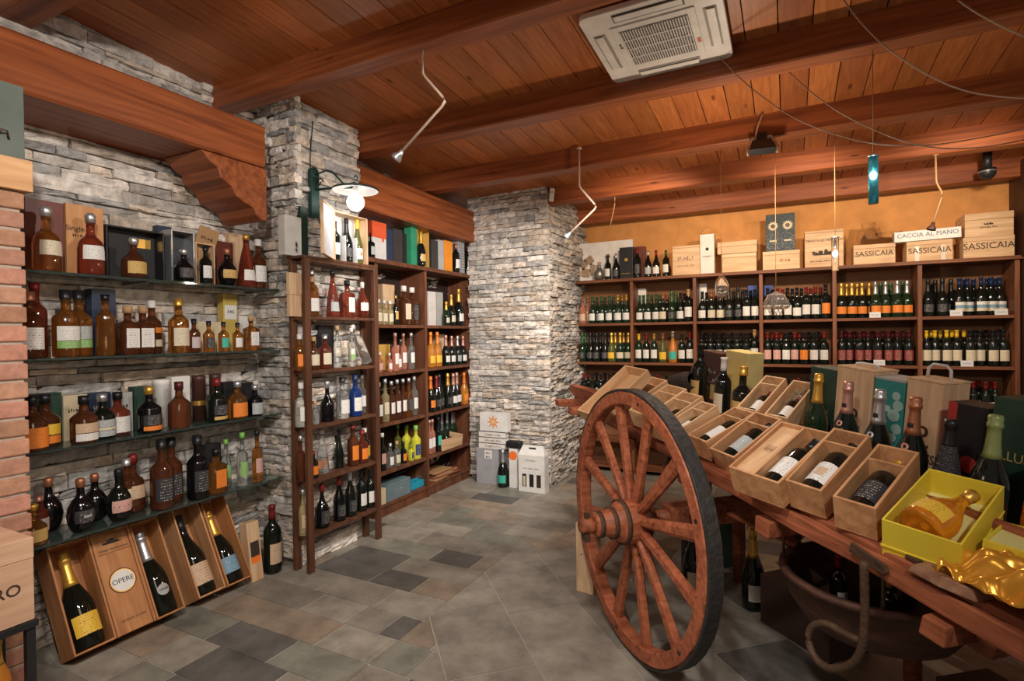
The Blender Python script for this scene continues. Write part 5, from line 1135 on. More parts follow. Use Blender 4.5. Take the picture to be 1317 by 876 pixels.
def spot_rod(pxs, y0, label, mat=ROD, headmat=None, r=.007, ztop=None, pw=6, head=True):
    P = [onp(a, b, (0, y0, 0), (0, 1, 0)) for a, b in pxs]
    o = empty('spot_light', P[0], label, 'spot light'); bpy.context.view_layer.update()
    Q = [P[0]]
    for i in range(1, len(P)-1):
        a, b, c = P[i-1], P[i], P[i+1]; Q += [b+(a-b).normalized()*.03, b+((a-b).normalized()+(c-b).normalized())*.006, b+(c-b).normalized()*.03]
    Q.append(P[-1]); mb = MB(); mb.tube(Q, r, 8); child(mb, 'rod', mat, o)
    mb = MB(); mb.lathe([(.022, -.002), (.022, .01), (.008, .02)][::-1] if False else [(.02, -.012), (.022, .0)], 16, M=T(*P[0])); child(mb, 'ceiling_cap', mat, o)
    if head:
        d = (P[-1]-P[-2]).normalized(); z_ = -d; x_ = z_.cross(Vector((0, 1, 0))).normalized(); y_ = z_.cross(x_); M = frame(P[-1], x_, y_, z_)
        mb = MB(); mb.lathe([(.030, -.045), (.028, -.032), (.014, -.010), (.010, .012)], 18, cap=False, M=M); h_ = child(mb, 'reflector', headmat or CAP['silver'], o); s_ = h_.modifiers.new('thickness', 'SOLIDIFY'); s_.thickness = .0015
        mb = MB(); mb.lathe([(.001, -.04), (.026, -.040), (.026, -.036), (.001, -.036)], 18, M=M); child(mb, 'lens', principled('lens_glass', (.8, .85, .9), .1, trans=.6), o)
    return o
spot_rod([(545, 44), (543, 95), (574, 130), (516, 196)], 2.30, 'bent clear spot light hanging from the nearest ceiling beam')
spot_rod([(745, 190), (745, 240), (768, 266), (733, 300)], 4.05, 'bent clear spot light hanging near top of stone column', r=.008)
spot_rod([(790, 234), (791, 262), (785, 290)], 4.95, 'thin brown cable lamp hanging in front of picture box', mat=KRAFT, r=.004, head=False)
spot_rod([(1203, 198), (1204, 235), (1213, 250), (1200, 288)], 4.93, 'bent brown spot light hanging above long white box', mat=KRAFT, headmat=BRN_CARD, r=.007)
def up_to_ceiling(p):                                   # straight wire from p to whatever is above it
    y_ = p.y; z = cz(y_)
    for a, b, zb in ((2.24, 2.38, 2.96), (3.15, 3.29, 2.88), (4.09, 4.23, 2.815), (4.90, 5.03, 2.76)):
        if a <= y_ <= b: z = zb
    return Vector((p.x, p.y, z))
def pendant(px, py0, py1, y0, label, kind, r):
    a = onp(px, py0, (0, y0, 0), (0, 1, 0)); b = onp(px, py1, (0, y0, 0), (0, 1, 0)); H = a.z-b.z
    o = empty('pendant_light', a, label, 'pendant light'); bpy.context.view_layer.update()
    mb = MB(); mb.tube([a-Vector((0, 0, .004)), up_to_ceiling(a)-Vector((0, 0, .002))], .0022, 6); child(mb, 'wire', KRAFT, o)
    if kind == 'tube':
        mb = MB(); mb.lathe([(r, -H), (r, 0)], 20, cap=False, M=T(*a)); g = child(mb, 'glass_tube', principled('cyan_tinted_glass', (.30, .82, .90), .05, trans=.95, ior=1.15) if 'cyan' in label else THIN, o); s_ = g.modifiers.new('thickness', 'SOLIDIFY'); s_.thickness = .003
        mb = MB(); mb.lathe([(r+.001, -.006), (r+.003, 0), (r*.5, .003)], 20, M=T(*a)); child(mb, 'collar', CAP['silver'], o)
        hh = .42*H if 'cyan' in label else .5*H
        mb = MB(); mb.lathe([(r*.35, 0), (r*.35, -H*.3)], 12, M=T(a.x, a.y, a.z-.004)); child(mb, 'socket', CAP['silver'], o)
        mb = MB(); mb.lathe([(.004, r*.8)]+[(r*.72*math.sin(q), r*1.0*math.cos(q)) for q in (.4, .9, 1.4, 1.9, 2.4, 3.1)], 14, M=T(a.x, a.y, a.z-hh)); child(mb, 'bulb', emit('glowing_halogen_bulb', (.85, 1, 1) if 'cyan' in label else (1, .98, .95), 12), o)
        lamp('POINT', (a.x, a.y-r-.01, a.z-hh), .8, (.5, .95, 1) if 'cyan' in label else (1, .95, .9), .01)
    elif kind == 'egg':
        mb = MB(); mb.lathe([(.008, 0), (r*.6, -H*.16), (r*.92, -H*.42), (r, -H*.62), (r*.86, -H*.84), (r*.5, -H*.97), (.002, -H)], 24, M=T(*a)); child(mb, 'glass_drop', principled('seeded_glass', (.95, .93, .90), .08, trans=.95, ior=1.25), o)
    else:
        mb = MB(); mb.lathe([(.008, 0), (r*.6, -H*.12), (r, -H*.5), (r*.98, -H*.62), (r*.8, -H*.7)], 24, cap=False, M=T(*a)); g = child(mb, 'glass_dome', principled('seeded_dome_glass', (.95, .93, .90), .08, trans=.95, ior=1.25), o); s_ = g.modifiers.new('thickness', 'SOLIDIFY'); s_.thickness = .004
        mb = MB()
        for q in range(10): an = q*2*PI/10; mb.tube([(a.x+r*.3*math.cos(an), a.y+r*.3*math.sin(an), a.z-H*.25), (a.x+r*.6*math.cos(an), a.y+r*.6*math.sin(an), a.z-H*.75), (a.x+r*.45*math.cos(an+.5), a.y+r*.45*math.sin(an+.5), a.z-H)], .0025, 5)
        child(mb, 'glass_threads', GLASSC, o)
    return o
pendant(1123, 200, 262, 3.22, 'cyan glass tube pendant lamp glowing above the cart', 'tube', .0215)
pendant(1074, 305, 348, 4.5, 'small clear glass tube pendant glowing before wooden case with chateau', 'tube', .024)
pendant(928, 354, 383, 4.5, 'clear glass egg-shaped pendant hanging before third bay', 'egg', .055)
pendant(998, 376, 406, 4.5, 'clear glass jellyfish-shaped pendant hanging before fourth bay', 'dome', .09)
def cable(pxs, y0, label, r=.0028, slope=0):
    P = [onp(a, b, (0, y0+slope*i, 0), (0, 1, 0)) for i, (a, b) in enumerate(pxs)]; Q = []
    for i in range(len(P)-1):
        p0, p1, p2, p3 = P[max(i-1, 0)], P[i], P[i+1], P[min(i+2, len(P)-1)]
        for t in (0, .25, .5, .75): Q.append(.5*((2*p1)+(p2-p0)*t+(2*p0-5*p1+4*p2-p3)*t*t+(3*p1-p0-3*p2+p3)*t**3))
    Q.append(P[-1]); mb = MB(); mb.tube(Q, r, 6); o = mb.build('light_cable', card('twisted_cable', (.38, .24, .15))); return tag(o, label, 'cable', 'low-voltage cables under the ceiling')
cable([(923, 71), (960, 108), (1010, 145), (1060, 168), (1120, 184), (1190, 187), (1250, 179), (1317, 166), (1400, 145), (1600, 70), (1800, -20)], 3.13, 'thin sagging cable from beam near air conditioner, passing behind cyan lamp')
cable([(1015, 93), (1050, 124), (1095, 153), (1160, 181), (1215, 191), (1265, 189), (1317, 180), (1400, 162), (1600, 100), (1800, 0)], 3.11, 'thin sagging cable starting right of air conditioner, lowest at right')
cable([(1085, 0), (1110, 32), (1145, 65), (1200, 100), (1250, 119), (1317, 127), (1400, 128), (1600, 100), (1800, -20)], 2.6, 'thin sagging cable crossing beams at upper right')
cable([(1232, 0), (1262, 20), (1317, 47), (1400, 75), (1600, 60), (1800, -40)], 2.5, 'thin cable at extreme top right corner')
cable([(981, 145), (974, 165), (971, 182)], 4.05, 'short white cable feeding the black floodlight', .006)
# floodlight, sensor, camera
P = onp(980, 195, (0, 4.05, 0), (0, 1, 0)); M = T(*P) @ RZ(.1)
fl = empty('floodlight', M, 'black floodlight on bracket under ceiling beam', 'floodlight')
mb = MB(); mb.add([(-.075, -.03, -.03), (.075, -.03, -.03), (.055, .05, .045), (-.055, .05, .045), (-.085, -.07, .0), (.085, -.07, .0), (.06, .0, .085), (-.06, .0, .085)], [(0, 1, 2, 3), (7, 6, 5, 4), (0, 4, 5, 1), (1, 5, 6, 2), (2, 6, 7, 3), (3, 7, 4, 0)]); mb.build('housing', BLACK, fl, bevel=.004)
mb = MB(); mb.tube([(-.09, -.04, -.03), (-.095, -.03, .02), (-.06, .03, .11), (.06, .03, .11), (.095, -.03, .02), (.09, -.04, -.03)], .006, 6); mb.build('bracket', CAP['silver'], fl)
mb = MB(); mb.span((-.03, .01, .085), (.03, .05, .135)); mb.build('junction_box', BLACK, fl, bevel=.003)
P = onp(709, 251, (0, 4.84, 0), (0, 1, 0)); o, _, _ = gift_box('alarm_sensor', None, 0, 0, None, .05, WHITE, 'small white alarm sensor at top corner of stone column', 'sensor', M=T(P.x+.01, P.y-.03, P.z-.06) @ RZ(.35) @ Matrix.Rotation(.12, 4, 'Y'), w=.045, h=.12, bevel=.008); disc(o, 0, .08, .012, GREYC, 'lens')
P = onp(1270, 222, (0, 5.5, 0), (0, 1, 0)); sc_ = empty('security_camera', P, 'small dark dome camera near end of last ceiling beam', 'camera')
mb = MB(); mb.lathe([(.001, -.055)]+[(.055*math.sin(a), -.055*math.cos(a)) for a in (.4, .8, 1.2, 1.57)]+[(.055, .03), (.001, .03)], 20); mb.build('dome', BLACK, sc_); mb = MB(); mb.lathe([(.03, .03), (.03, cz(5.5)-P.z-.001)], 12); mb.build('mount', BLACK, sc_); mb = MB(); mb.lathe([(.045, .0), (.058, .002), (.058, .012), (.045, .014)], 24, cap=False); mb.build('ring', CAP['silver'], sc_)
# air conditioner cassette
zc_ = 2.985; acm = T(-.575, 2.83, zc_) @ Matrix.Rotation(-.065, 4, 'X')
ac = empty('air_conditioner', acm, 'white ceiling cassette air conditioner with square grille', 'air conditioner'); ACW = plain('white_plastic', (.74, .70, .65), .45); ACG = plain('dark_vent', (.10, .09, .085), .6); ACS = plain('grey_vent', (.34, .31, .28), .6)
hw = .325; mb = MB(); n = 5; ring = []
for cx_, cy_, a0 in ((hw-.04, hw-.04, 0), (-hw+.04, hw-.04, PI/2), (-hw+.04, -hw+.04, PI), (hw-.04, -hw+.04, 1.5*PI)):
    for i in range(n): a = a0+PI/2*i/(n-1); ring.append((cx_+.04*math.cos(a), cy_+.04*math.sin(a)))
mb.prism(ring, T(0, 0, 0), .028); mb.build('panel', ACW, ac, bevel=.004)
mb = MB(); mb.span((-.20, -.20, -.006), (.20, .20, -.0005)); mb.build('grille_frame', ACW, ac, bevel=.002)
mb = MB(); mb.span((-.165, -.16, -.0075), (.165, .16, -.0065)); mb.build('grille_opening', ACG, ac)
mb = MB()
for i in range(26): x_ = -.16+i*.0128; mb.span((x_-.0022, -.158, -.012), (x_+.0022, .158, -.0078))
for y_ in (-.08, 0, .08): mb.span((-.163, y_-.003, -.0125), (.163, y_+.003, -.0076))
gr = mb.build('grille_slats', ACW, ac)
for i in range(4):
    R = RZ(i*PI/2); mb = MB(); mb.span((-.165, -.292, -.003), (.165, -.232, -.0005), M=R); mb.build('vent_slot', ACG if i == 0 else ACS, ac)
    mb = MB(); mb.span((-.158, -.285, -.009), (.158, -.245, -.0045), M=R); mb.build('vent_flap', ACW, ac, bevel=.002)
mb = MB(); mb.span((.178, .05, -.0075), (.194, .09, -.0062)); mb.build('red_badge', card('red_sticker', (.6, .08, .03)), ac); mb = MB(); mb.span((-.19, -.03, -.0075), (-.178, -.018, -.0062)); mb.span((-.19, -.06, -.0075), (-.182, -.04, -.0062)); mb.build('indicator', BLACK, ac)

# ================================================================== THE CART
SL = .10
c0 = Vector((.678, -.735, 0)).normalized(); cm = Vector((.735, .678, 0)).normalized(); ck = Vector((0, 0, 1))
CD = c0*math.cos(SL)-ck*math.sin(SL); CM = cm; CK = ck*math.cos(SL)+c0*math.sin(SL); CO2 = Vector((-.68, 2.5, .95))
CART = frame(CO2, CD, CM, CK)                           # x along the cart, y away from the near wheel, z up from the bed
def cuv(px, py, v=None, w=None):
    P = onp(px, py, CO2+CM*v, CM) if v is not None else onp(px, py, CO2+CK*w, CK)
    r_ = P-CO2; return r_.dot(CD), r_.dot(CM), r_.dot(CK)
cart = empty('wooden_cart', CART, 'old red-brown wooden hand cart with spoked wheels displaying wine crates', 'cart'); bpy.context.view_layer.update()
def plank(name, a, b, mat=CARTW, bevel=.006, seed=0, wear=.004):
    """hand-hewn timber in cart coordinates, slightly uneven"""
    rr = random.Random(seed); mb = MB(); n = 8; ax = max(range(3), key=lambda i: abs(b[i]-a[i])); V = []; o1, o2 = [i for i in range(3) if i != ax]
    for j in range(n+1):
        for (s1, s2) in ((0, 0), (1, 0), (1, 1), (0, 1)):
            p = [0, 0, 0]; p[ax] = a[ax]+(b[ax]-a[ax])*j/n; p[o1] = (a, b)[s1][o1]+rr.uniform(-wear, wear); p[o2] = (a, b)[s2][o2]+rr.uniform(-wear, wear); V.append(p)
    Fc = [(3, 2, 1, 0), tuple(n*4+q for q in range(4))]+[(j*4+i, j*4+(i+1) % 4, (j+1)*4+(i+1) % 4, (j+1)*4+i) for j in range(n) for i in range(4)]
    mb.add(V, Fc); return mb.build(name, mat, cart, bevel=bevel)
plank('side_rail', (-1.36, .30, -.085), (1.95, .385, -.004), seed=1, wear=.008)
plank('side_rail', (-.55, .262, -.075), (1.52, .299, -.018), seed=11, wear=.006)
plank('side_rail', (-1.30, 1.02, -.085), (1.95, 1.10, -.004), seed=2)
for i, u in enumerate((-1.18, -.95, -.45, .1, .62, 1.25, 1.75)): plank('cross_member', (u-.035, .10 if i < 2 else .24, -.15 if i > 1 else -.06), (u+.035, 1.14, -.088 if i > 1 else -.02+(.0 if i < 2 else 0)), seed=3+i)
for i in range(5): a = .388+i*.125; plank('bed_plank', (-.9, a, -.022), (1.9, a+.12, -.003), seed=20+i, wear=.0015)
mb = MB(); V = []                                       # pointed shaft end rising at the far left
Pt = cuv(737, 497, v=.33); a = Vector((Pt[0], .33, Pt[2])); b = Vector((-1.0, .33, .02)); dv = (b-a)
mb.add([a+Vector((0, -.03, .015)), a+Vector((0, .03, .015)), a+Vector((0, .03, -.03)), a+Vector((0, -.03, -.03)), b+Vector((0, -.05, .045)), b+Vector((0, .05, .045)), b+Vector((0, .05, -.12)), b+Vector((0, -.05, -.12)),
        Vector((-.35, .28, .05)), Vector((-.35, .375, .05)), Vector((-.35, .375, -.09)), Vector((-.35, .28, -.09))], [(0, 1, 2, 3)]+[(j+i, j+4+i, j+4+(i+1) % 4, j+(i+1) % 4) for j in (0, 4) for i in range(4)]+[(11, 10, 9, 8)])
mb.build('shaft', CARTW, cart, bevel=.006)
# ledge that props up the backs of the crates
plank('crate_prop', (-.85, .585, 0), (1.30, .625, .10), seed=31, wear=.001)
# axle and wheels: wheel centre in world coordinates
WR = .618
def wheel(v, zc=WR, spokes=12, full=True):
    ctr = Vector((-.68, 2.5, 0))+cm*v; ctr.z = zc+.001
    M = CART.inverted() @ frame(ctr, c0, ck, -cm)       # local z points out of the cart on the near side
    tw = .064                                           # tread width, behind the face
    ri, ro = WR-.076, WR-.014; seg = 72
    mb = MB(); rr = random.Random(4)
    def rim(r0, r1, z0, z1, mb, chz=.006):
        pr = [(r0+chz, z1), (r1-chz*.5, z1), (r1, z1-chz), (r1, z0+chz), (r1-chz*.5, z0), (r0+chz, z0), (r0, z0+chz), (r0, z1-chz)]; V = []
        n = len(pr)
        for i in range(seg):
            a = 2*PI*i/seg
            for r_, z_ in pr: r_ += rr.uniform(-.0015, .0015); V.append((r_*math.cos(a), r_*math.sin(a), z_))
        mb.add(V, [(i*n+k, i*n+(k+1) % n, ((i+1) % seg)*n+(k+1) % n, ((i+1) % seg)*n+k) for i in range(seg) for k in range(n)], 0, False)
    rim(ri, ro, -tw, 0, mb)
    o = mb.build('wheel', SPOKEW, cart, M=M)
    mb = MB(); rim(ro+.0005, WR, -tw-.004, -.004, mb, .003); mb.build('tyre', TYRE, o)
    mb = MB(); mb.lathe([(.0, .165), (.050, .165), (.056, .158), (.058, .10), (.066, .09), (.072, .06), (.092, .045), (.100, .03), (.105, -.03), (.100, -.085), (.08, -.092), (.06, -.13), (.0, -.13)], 28); mb.build('hub', SPOKEW, o)
    for z0, r_ in ((.078, .070), (.030, .100), (.142, .058), (-.075, .101)): mb = MB(); mb.lathe([(r_-.002, z0-.012), (r_+.003, z0-.010), (r_+.003, z0+.010), (r_-.002, z0+.012)], 28, cap=False); mb.build('hub_band', IRON, o)
    mb = MB(); mb.lathe([(0, .235), (.026, .235), (.033, .225), (.036, .19), (.037, .166), (0, .166)], 14); mb.build('axle_end', CARTW, o)
    mb = MB(); mb.box((.0, .0, .20), (.020, .12, .02)); mb.box((.0, -.05, .205), (.05, .035, .022)); mb.build('linch_pin', IRON, o)
    mb = MB()
    for k in range(6):
        a = 2*PI*(k+.3)/6; mb.lathe([(.0095, 0), (.0095, .0012)], 12, M=T((ri+ro)/2*math.cos(a), (ri+ro)/2*math.sin(a), 0) @ Matrix.Diagonal((1, 1, 1, 1)), sm=False)
    mb.build('bolt_holes', BLACK, o)
    for k in range(spokes):
        a = 2*PI*(k+.42)/spokes; mb = MB(); V = []
        for r_, hw_, hd in ((.09, .018, .026), (.17, .023, .021), (.34, .028, .017), (ri-.02, .033, .019), (ri+.012, .033, .019)):
            zc2 = -.032-.008*(1-r_/ri)
            for sx_, sz_ in ((-1, -.45), (-.5, -1), (.5, -1), (1, -.45), (1, .45), (.5, 1), (-.5, 1), (-1, .45)): V.append((sx_*hw_, r_, zc2+sz_*hd))
        n = 8; mb.add(V, [tuple(range(n)), tuple(reversed(range(4*n, 5*n)))]+[(j*n+i, (j+1)*n+i, (j+1)*n+(i+1) % n, j*n+(i+1) % n) for j in range(4) for i in range(n)], 0, False)
        mb.build('spoke', SPOKEW, o, M=RZ(a))
    return o
wheel(0.0); wheel(1.30)
ax_ = CART.inverted() @ frame(Vector((-.68, 2.5, WR)), c0, ck, -cm)
mb = MB(); mb.lathe([(0, -.131), (.035, -.131), (.035, -1.18), (0, -1.18)], 14, M=ax_); mb.box((0, .0, -.66), (.10, .10, .90), M=ax_); mb.build('axle', CARTW, cart)
for v in (.40, .98): mb = MB(); mb.box((0, .14, -v), (.09, .19, .07), M=ax_); mb.build('axle_block', CARTW, cart, bevel=.005)
# prop legs under the bed
def wleg(u, v, z0=0.0, w_=.032, name='prop_leg'):
    top = CART @ Vector((u, v, -.15)); mb = MB(); mb.lathe([(w_, 0), (w_*1.1, (top.z-z0)*.5), (w_*1.05, top.z-z0)], 10); child(mb, name, CARTW, cart).matrix_local = CART.inverted() @ T(top.x, top.y, z0+.001); 
wleg(.62, .98); wleg(-.45, .98)
mb = MB()
for i, dv in enumerate((0, .028, .055)): mb.tube([CART @ Vector((-.55+i*.02, .55+dv, -.30)), CART @ Vector((.05, .52+dv*.3, -.33)), CART @ Vector((.52-i*.02, .50+dv, -.27))], .012, 8)
child(mb, 'brake_pole', CARTW, cart)
for u in (-.5, .48): mb = MB(); mb.tube([CART @ Vector((u, .55, -.31)), CART @ Vector((u, .55, -.13))], .012, 8); child(mb, 'hanger_strap', IRON, cart)
# ironwork on the near rail
def rail_pt(px, py, v=.235): return onp(px, py, CO2+CM*v, CM)
mb = MB(); a = cuv(1094, 703, v=.255); b = cuv(1143, 737, v=.255); P0 = Vector((a[0], .252, a[2])); P1 = Vector((b[0], .252, b[2])); dd = (P1-P0).normalized(); up_ = Vector((-dd.z, 0, dd.x)); hw_ = .017
mb.prism([(0, -hw_), (.9*(P1-P0).length, -hw_), ((P1-P0).length, 0), (.9*(P1-P0).length, hw_), (0, hw_)], frame(P0+Vector((0, .008, 0)), dd, up_, dd.cross(up_)), .010); mb.build('iron_bracket', IRON, cart, bevel=.003)
hk = [(1111, 722), (1112, 760), (1112, 800), (1108, 835), (1093, 856), (1068, 860), (1050, 848), (1040, 825), (1045, 806), (1062, 802), (1085, 814), (1104, 824)]
mb = MB(); Q = [rail_pt(a, b, .20+.006*i) for i, (a, b) in enumerate(hk)]; S_ = []
for i in range(len(Q)-1):
    p0, p1, p2, p3 = Q[max(i-1, 0)], Q[i], Q[i+1], Q[min(i+2, len(Q)-1)]
    for t in (0, .33, .66): S_.append(.5*((2*p1)+(p2-p0)*t+(2*p0-5*p1+4*p2-p3)*t*t+(3*p1-p0-3*p2+p3)*t**3))
S_.append(Q[-1]); mb.tube(S_, .012, 10); child(mb, 'iron_hook', IRON, cart)
a = cuv(1236, 757, v=.30)
mb = MB(); x_ = a[0]; mb.add([(x_-.11, .255, -.002), (x_-.02, .25, .0), (x_+.055, .27, .0), (x_+.06, .36, .0), (x_-.02, .38, .0), (x_-.12, .33, -.0)]+[(x_-.10, .262, .022), (x_-.02, .257, .032), (x_+.045, .275, .028), (x_+.05, .35, .024), (x_-.02, .37, .030), (x_-.11, .325, .016)], [(5, 4, 3, 2, 1, 0), (6, 7, 8, 9, 10, 11)]+[(i, (i+1) % 6, (i+1) % 6+6, i+6) for i in range(6)]); mb.build('wooden_chock', wood('worn_pale_wood', (.22, .10, .055), (.50, .28, .17), (18, 3, 18), .6, .4, worn=.5), cart, bevel=.004)
mb = MB(); mb.lathe([(.0, .034), (.014, .034), (.016, .026), (.016, .0)], 12, M=T(x_+.022, .31, 0)); mb.build('bolt', IRON, cart)
mb = MB(); mb.span((x_-.16, .31, 0), (x_-.12, .345, .014)); mb.build('iron_clip', IRON, cart, bevel=.003)
def bowl_pts(): pass
# slung basket under the bed
a = cuv(1100, 740, v=.62); bk = T(*(CART @ Vector((a[0]+.02, .66, 0)))); bz = .34
bw = Matrix.Translation(Vector((bk.translation.x, bk.translation.y, bz)))
mb = MB(); prof = [(r_*1.2, z_) for r_, z_ in [(.01, 0), (.12, .012), (.20, .06), (.245, .14), (.262, .22), (.272, .222), (.272, .245), (.25, .245), (.25, .22), (.235, .14), (.19, .07), (.11, .025), (.01, .014)]]
mb.lathe(prof, 36, M=bw, cap=False); child(mb, 'slung_basket', wood('leather_brown_basket', (.05, .022, .014), (.13, .055, .035), (10, 10, 20), .6, .5, worn=.5), cart)
for q in range(4): an = PI/4+q*PI/2+.73; p_ = Vector((bw.translation.x+.31*math.cos(an), bw.translation.y+.31*math.sin(an), bz+.24)); mb = MB(); tp = (CART @ Vector((0, 0, -.09))).z; lv = CART.inverted() @ p_; tpw = CART @ Vector((lv.x, lv.y, -.10)); mb.tube([p_, Vector((p_.x, p_.y, tpw.z))], .006, 6); child(mb, 'hanging_strap', IRON, cart)
def mag(name, pos, kind, glass, label, cap, lab, s, M=None, tw=0, grp=None, emblem=None):
    return bottle(name, (M or (T(*pos) @ RZ(tw))), kind, glass, label, cap, lab, 'bottle', grp, s, emblem=emblem, seg=28)
for i, (dx, dy, gl_, lb_, cp_, nm) in enumerate(((-.12, .02, 'dark', 'white', 'red', 'dark bottle with red capsule standing in basket slung under the cart'), (.03, -.09, 'dark', 'cream', 'gold', 'dark bottle with gold capsule standing in basket slung under the cart'), (.05, .10, 'green', 'white', 'silver', 'green bottle with silver capsule standing in basket slung under the cart'))):
    mag('wine_bottle', (bw.translation.x+dx, bw.translation.y+dy, bz+.045), 'bordeaux', gl_, lb_, cp_, nm, .80, tw=.8, grp='bottles in the slung basket')
mb = MB(); rr = random.Random(3); V = []
for j in range(7):
    for i in range(7):
        x_, y_ = (i-3)*.022, (j-3)*.02; V.append((x_, y_, .012*math.sin(i*1.3+j)+.01*math.cos(j*1.7)-.25*(x_*x_+y_*y_)*6))
mb.add(V, [(j*7+i, j*7+i+1, (j+1)*7+i+1, (j+1)*7+i) for j in range(6) for i in range(6)], 0, True)
P = onp(1155, 770, (0, 0, bz+.262), (0, 0, 1)); o = mb.build('copper_leaf', principled('copper_sheet', (.62, .33, .24), .35, metal=.5)); s_ = o.modifiers.new('thickness', 'SOLIDIFY'); s_.thickness = .004; s_.offset = 1
o.matrix_world = T(bw.translation.x+.16, bw.translation.y-.16, bz+.268) @ RZ(.4); tag(o, 'crumpled pinkish copper sheet lying on rim of slung basket', 'metal sheet')

# ------------------------------------------------------------------ crates on the cart
def DBG(*a): pass
def vec_crate(tfl, tfr, w_top, yaw=None):
    a = cuv(*tfl, w=w_top); b = cuv(*tfr, w=w_top); return Vector(a), Vector(b)
def cart_crate(tfl, tfr, L_, h, tilt, mat, label, w0=-.0, divider=None, back=False, split=None, w=None, yaw=None, group='open wooden crates on the cart', dh=1.0, vmin=None):
    ct, st_ = math.cos(tilt), math.sin(tilt); wt = w0+h*ct+(L_*st_ if back else 0)
    a, b = vec_crate(tfl, tfr, wt)
    if yaw is None: yaw = math.atan2(b.y-a.y, b.x-a.x)
    if w is None: w = math.hypot(b.x-a.x, b.y-a.y)
    ex = Vector((math.cos(yaw), math.sin(yaw), 0)); ey = Vector((-math.sin(yaw), math.cos(yaw), 0)); lv = ey*ct+Vector((0, 0, st_)); hv = -ey*st_+Vector((0, 0, ct))
    tf = a-(lv*L_ if back else Vector((0, 0, 0))); o0 = tf-hv*h
    M = CART @ frame(o0, ex, lv, hv)
    o = open_box('wooden_crate', M, w, L_, h, mat, label, 'crate', group, divider=divider, div_h=dh, split=split); DBG('CRATE', label[:40], 'w %.3f yaw %.2f' % (w, yaw), 'o', [round(q, 2) for q in o0], 'tbr', [round(q) for q in proj(M @ Vector((w, L_, h)))], 'tbl', [round(q) for q in proj(M @ Vector((0, L_, h)))], 'bfr', [round(q) for q in proj(M @ Vector((w, 0, 0)))])
    return o, M, w
TL = math.radians(24)
def inb(M, x, lab, kind='bordeaux', glass='dark', label='white', cap='black', s=.95, h=.05, tw=0, yb=.012, name='wine_bottle', emblem=None, zc=None):
    return bottle(name, lying(M, x, yb, (zc or .0095+.041*s), tw), kind, glass, label, cap, lab, 'bottle', 'bottles lying in the cart crates', s, emblem=emblem, seg=24)
o, M, w = cart_crate((1070.3, 638), (1126.4, 655), .355, .12, math.radians(19), OAKP, 'pale brown open crate nearest the yellow box, holding black-labelled bottle', w0=.0, divider=.25)
inb(M, w/2, 'dark bottle with black label lying in crate nearest yellow box', label='black', s=1.15, cap='gold')
scr = MB()
o, M, w = cart_crate((1009, 617), (1060, 632), .34, .12, math.radians(25), OAKP, 'brown open crate with cream-labelled bottle, second from yellow box', w0=-.0, divider=.25, yaw=.30, w=.125)
inb(M, w/2, 'dark bottle with cream crest label, in second crate from yellow box', label='white', s=1.15, emblem=('paper', .35, .018))
o, M, w = cart_crate((936.6, 600), (1009.6, 619), .345, .11, math.radians(23), OAKP, 'wide brown crate with boarded left half, bottle in right half', w0=-.0, split=.095, yaw=.28, w=.20)
mb = MB(); mb.span((.0095, .0095, .085), (.094, .335, .093)); bd = mb.build('sliding_board', PINE, o, bevel=.001); mb = MB()
for q in range(16): mb.span((.033+.0022*q, .17+.012*math.sin(q*1.7), .0932), (.0346+.0022*q, .19+.014*math.cos(q*2.1), .0938))
mb.build('burnt_emblem', card('burnt_wood_print', (.25, .13, .07)), bd)
inb(M, .103+(w-.103-.009)/2, 'dark bottle with pale label in right half of wide crate', label='white', s=1.12, tw=.02)
o, M, w = cart_crate((912, 576.3), (944.6, 590.7), .29, .10, math.radians(29), OAKP, 'brown open crate left of the wide boarded crate', yaw=.12, w=.14, w0=-.01, divider=.215)
inb(M, w/2, 'dark bottle with grey label in crate left of wide crate', label='grey', s=1.0)
o, M, w = cart_crate((883, 558.7), (911.5, 569), .295, .10, math.radians(22), OAKP, 'brown open crate with orange upper compartment, right of wheel top', yaw=.10, w=.128, w0=.0, divider=.215)
inb(M, w/2, 'dark bottle with white label in crate right of wheel top', label='white', s=1.0)
o, M, w = cart_crate((902.5, 515.5), (935, 520.5), .265, .10, math.radians(24), PINE, 'pale pine crate with honey-coloured upper compartment behind wheel rim', w0=-.0, divider=.19, back=True, yaw=.12, w=.108)
inb(M, w/2, 'dark bottle with white label in pale crate with honey-coloured compartment', label='white', s=.84)
o, M, w = cart_crate((878.4, 503), (909.5, 508.5), .30, .10, math.radians(24), PINE, 'pale pine crate, third from the far end of the cart', w0=-.0, divider=.22, back=True, yaw=.20)
inb(M, w/2, 'dark bottle with cream label in third pale crate from far end', label='cream', s=.85)
o, M, w = cart_crate((858.5, 494), (883.5, 500), .30, .10, math.radians(24), PINE, 'pale pine crate, second from the far end of the cart', w0=-.0, divider=.22, back=True, yaw=.20)
inb(M, w/2, 'dark bottle with red label in second pale crate from far end', label='red', s=.80, cap='red')
o, M, w = cart_crate((837, 484), (857.5, 489), .30, .10, math.radians(24), PINE, 'pale pine crate next to the tilted tray at the far end', w0=-.0, divider=.22, back=True, yaw=.20)
inb(M, w/2, 'dark bottle in pale crate next to tilted tray', label='white', s=.72)
o, M, w = cart_crate((804, 469.5), (826, 481), .42, .07, math.radians(34), PINE, 'long empty pale tray tilted up at far end of the cart', w0=-.0, back=True, w=.19, yaw=.25)
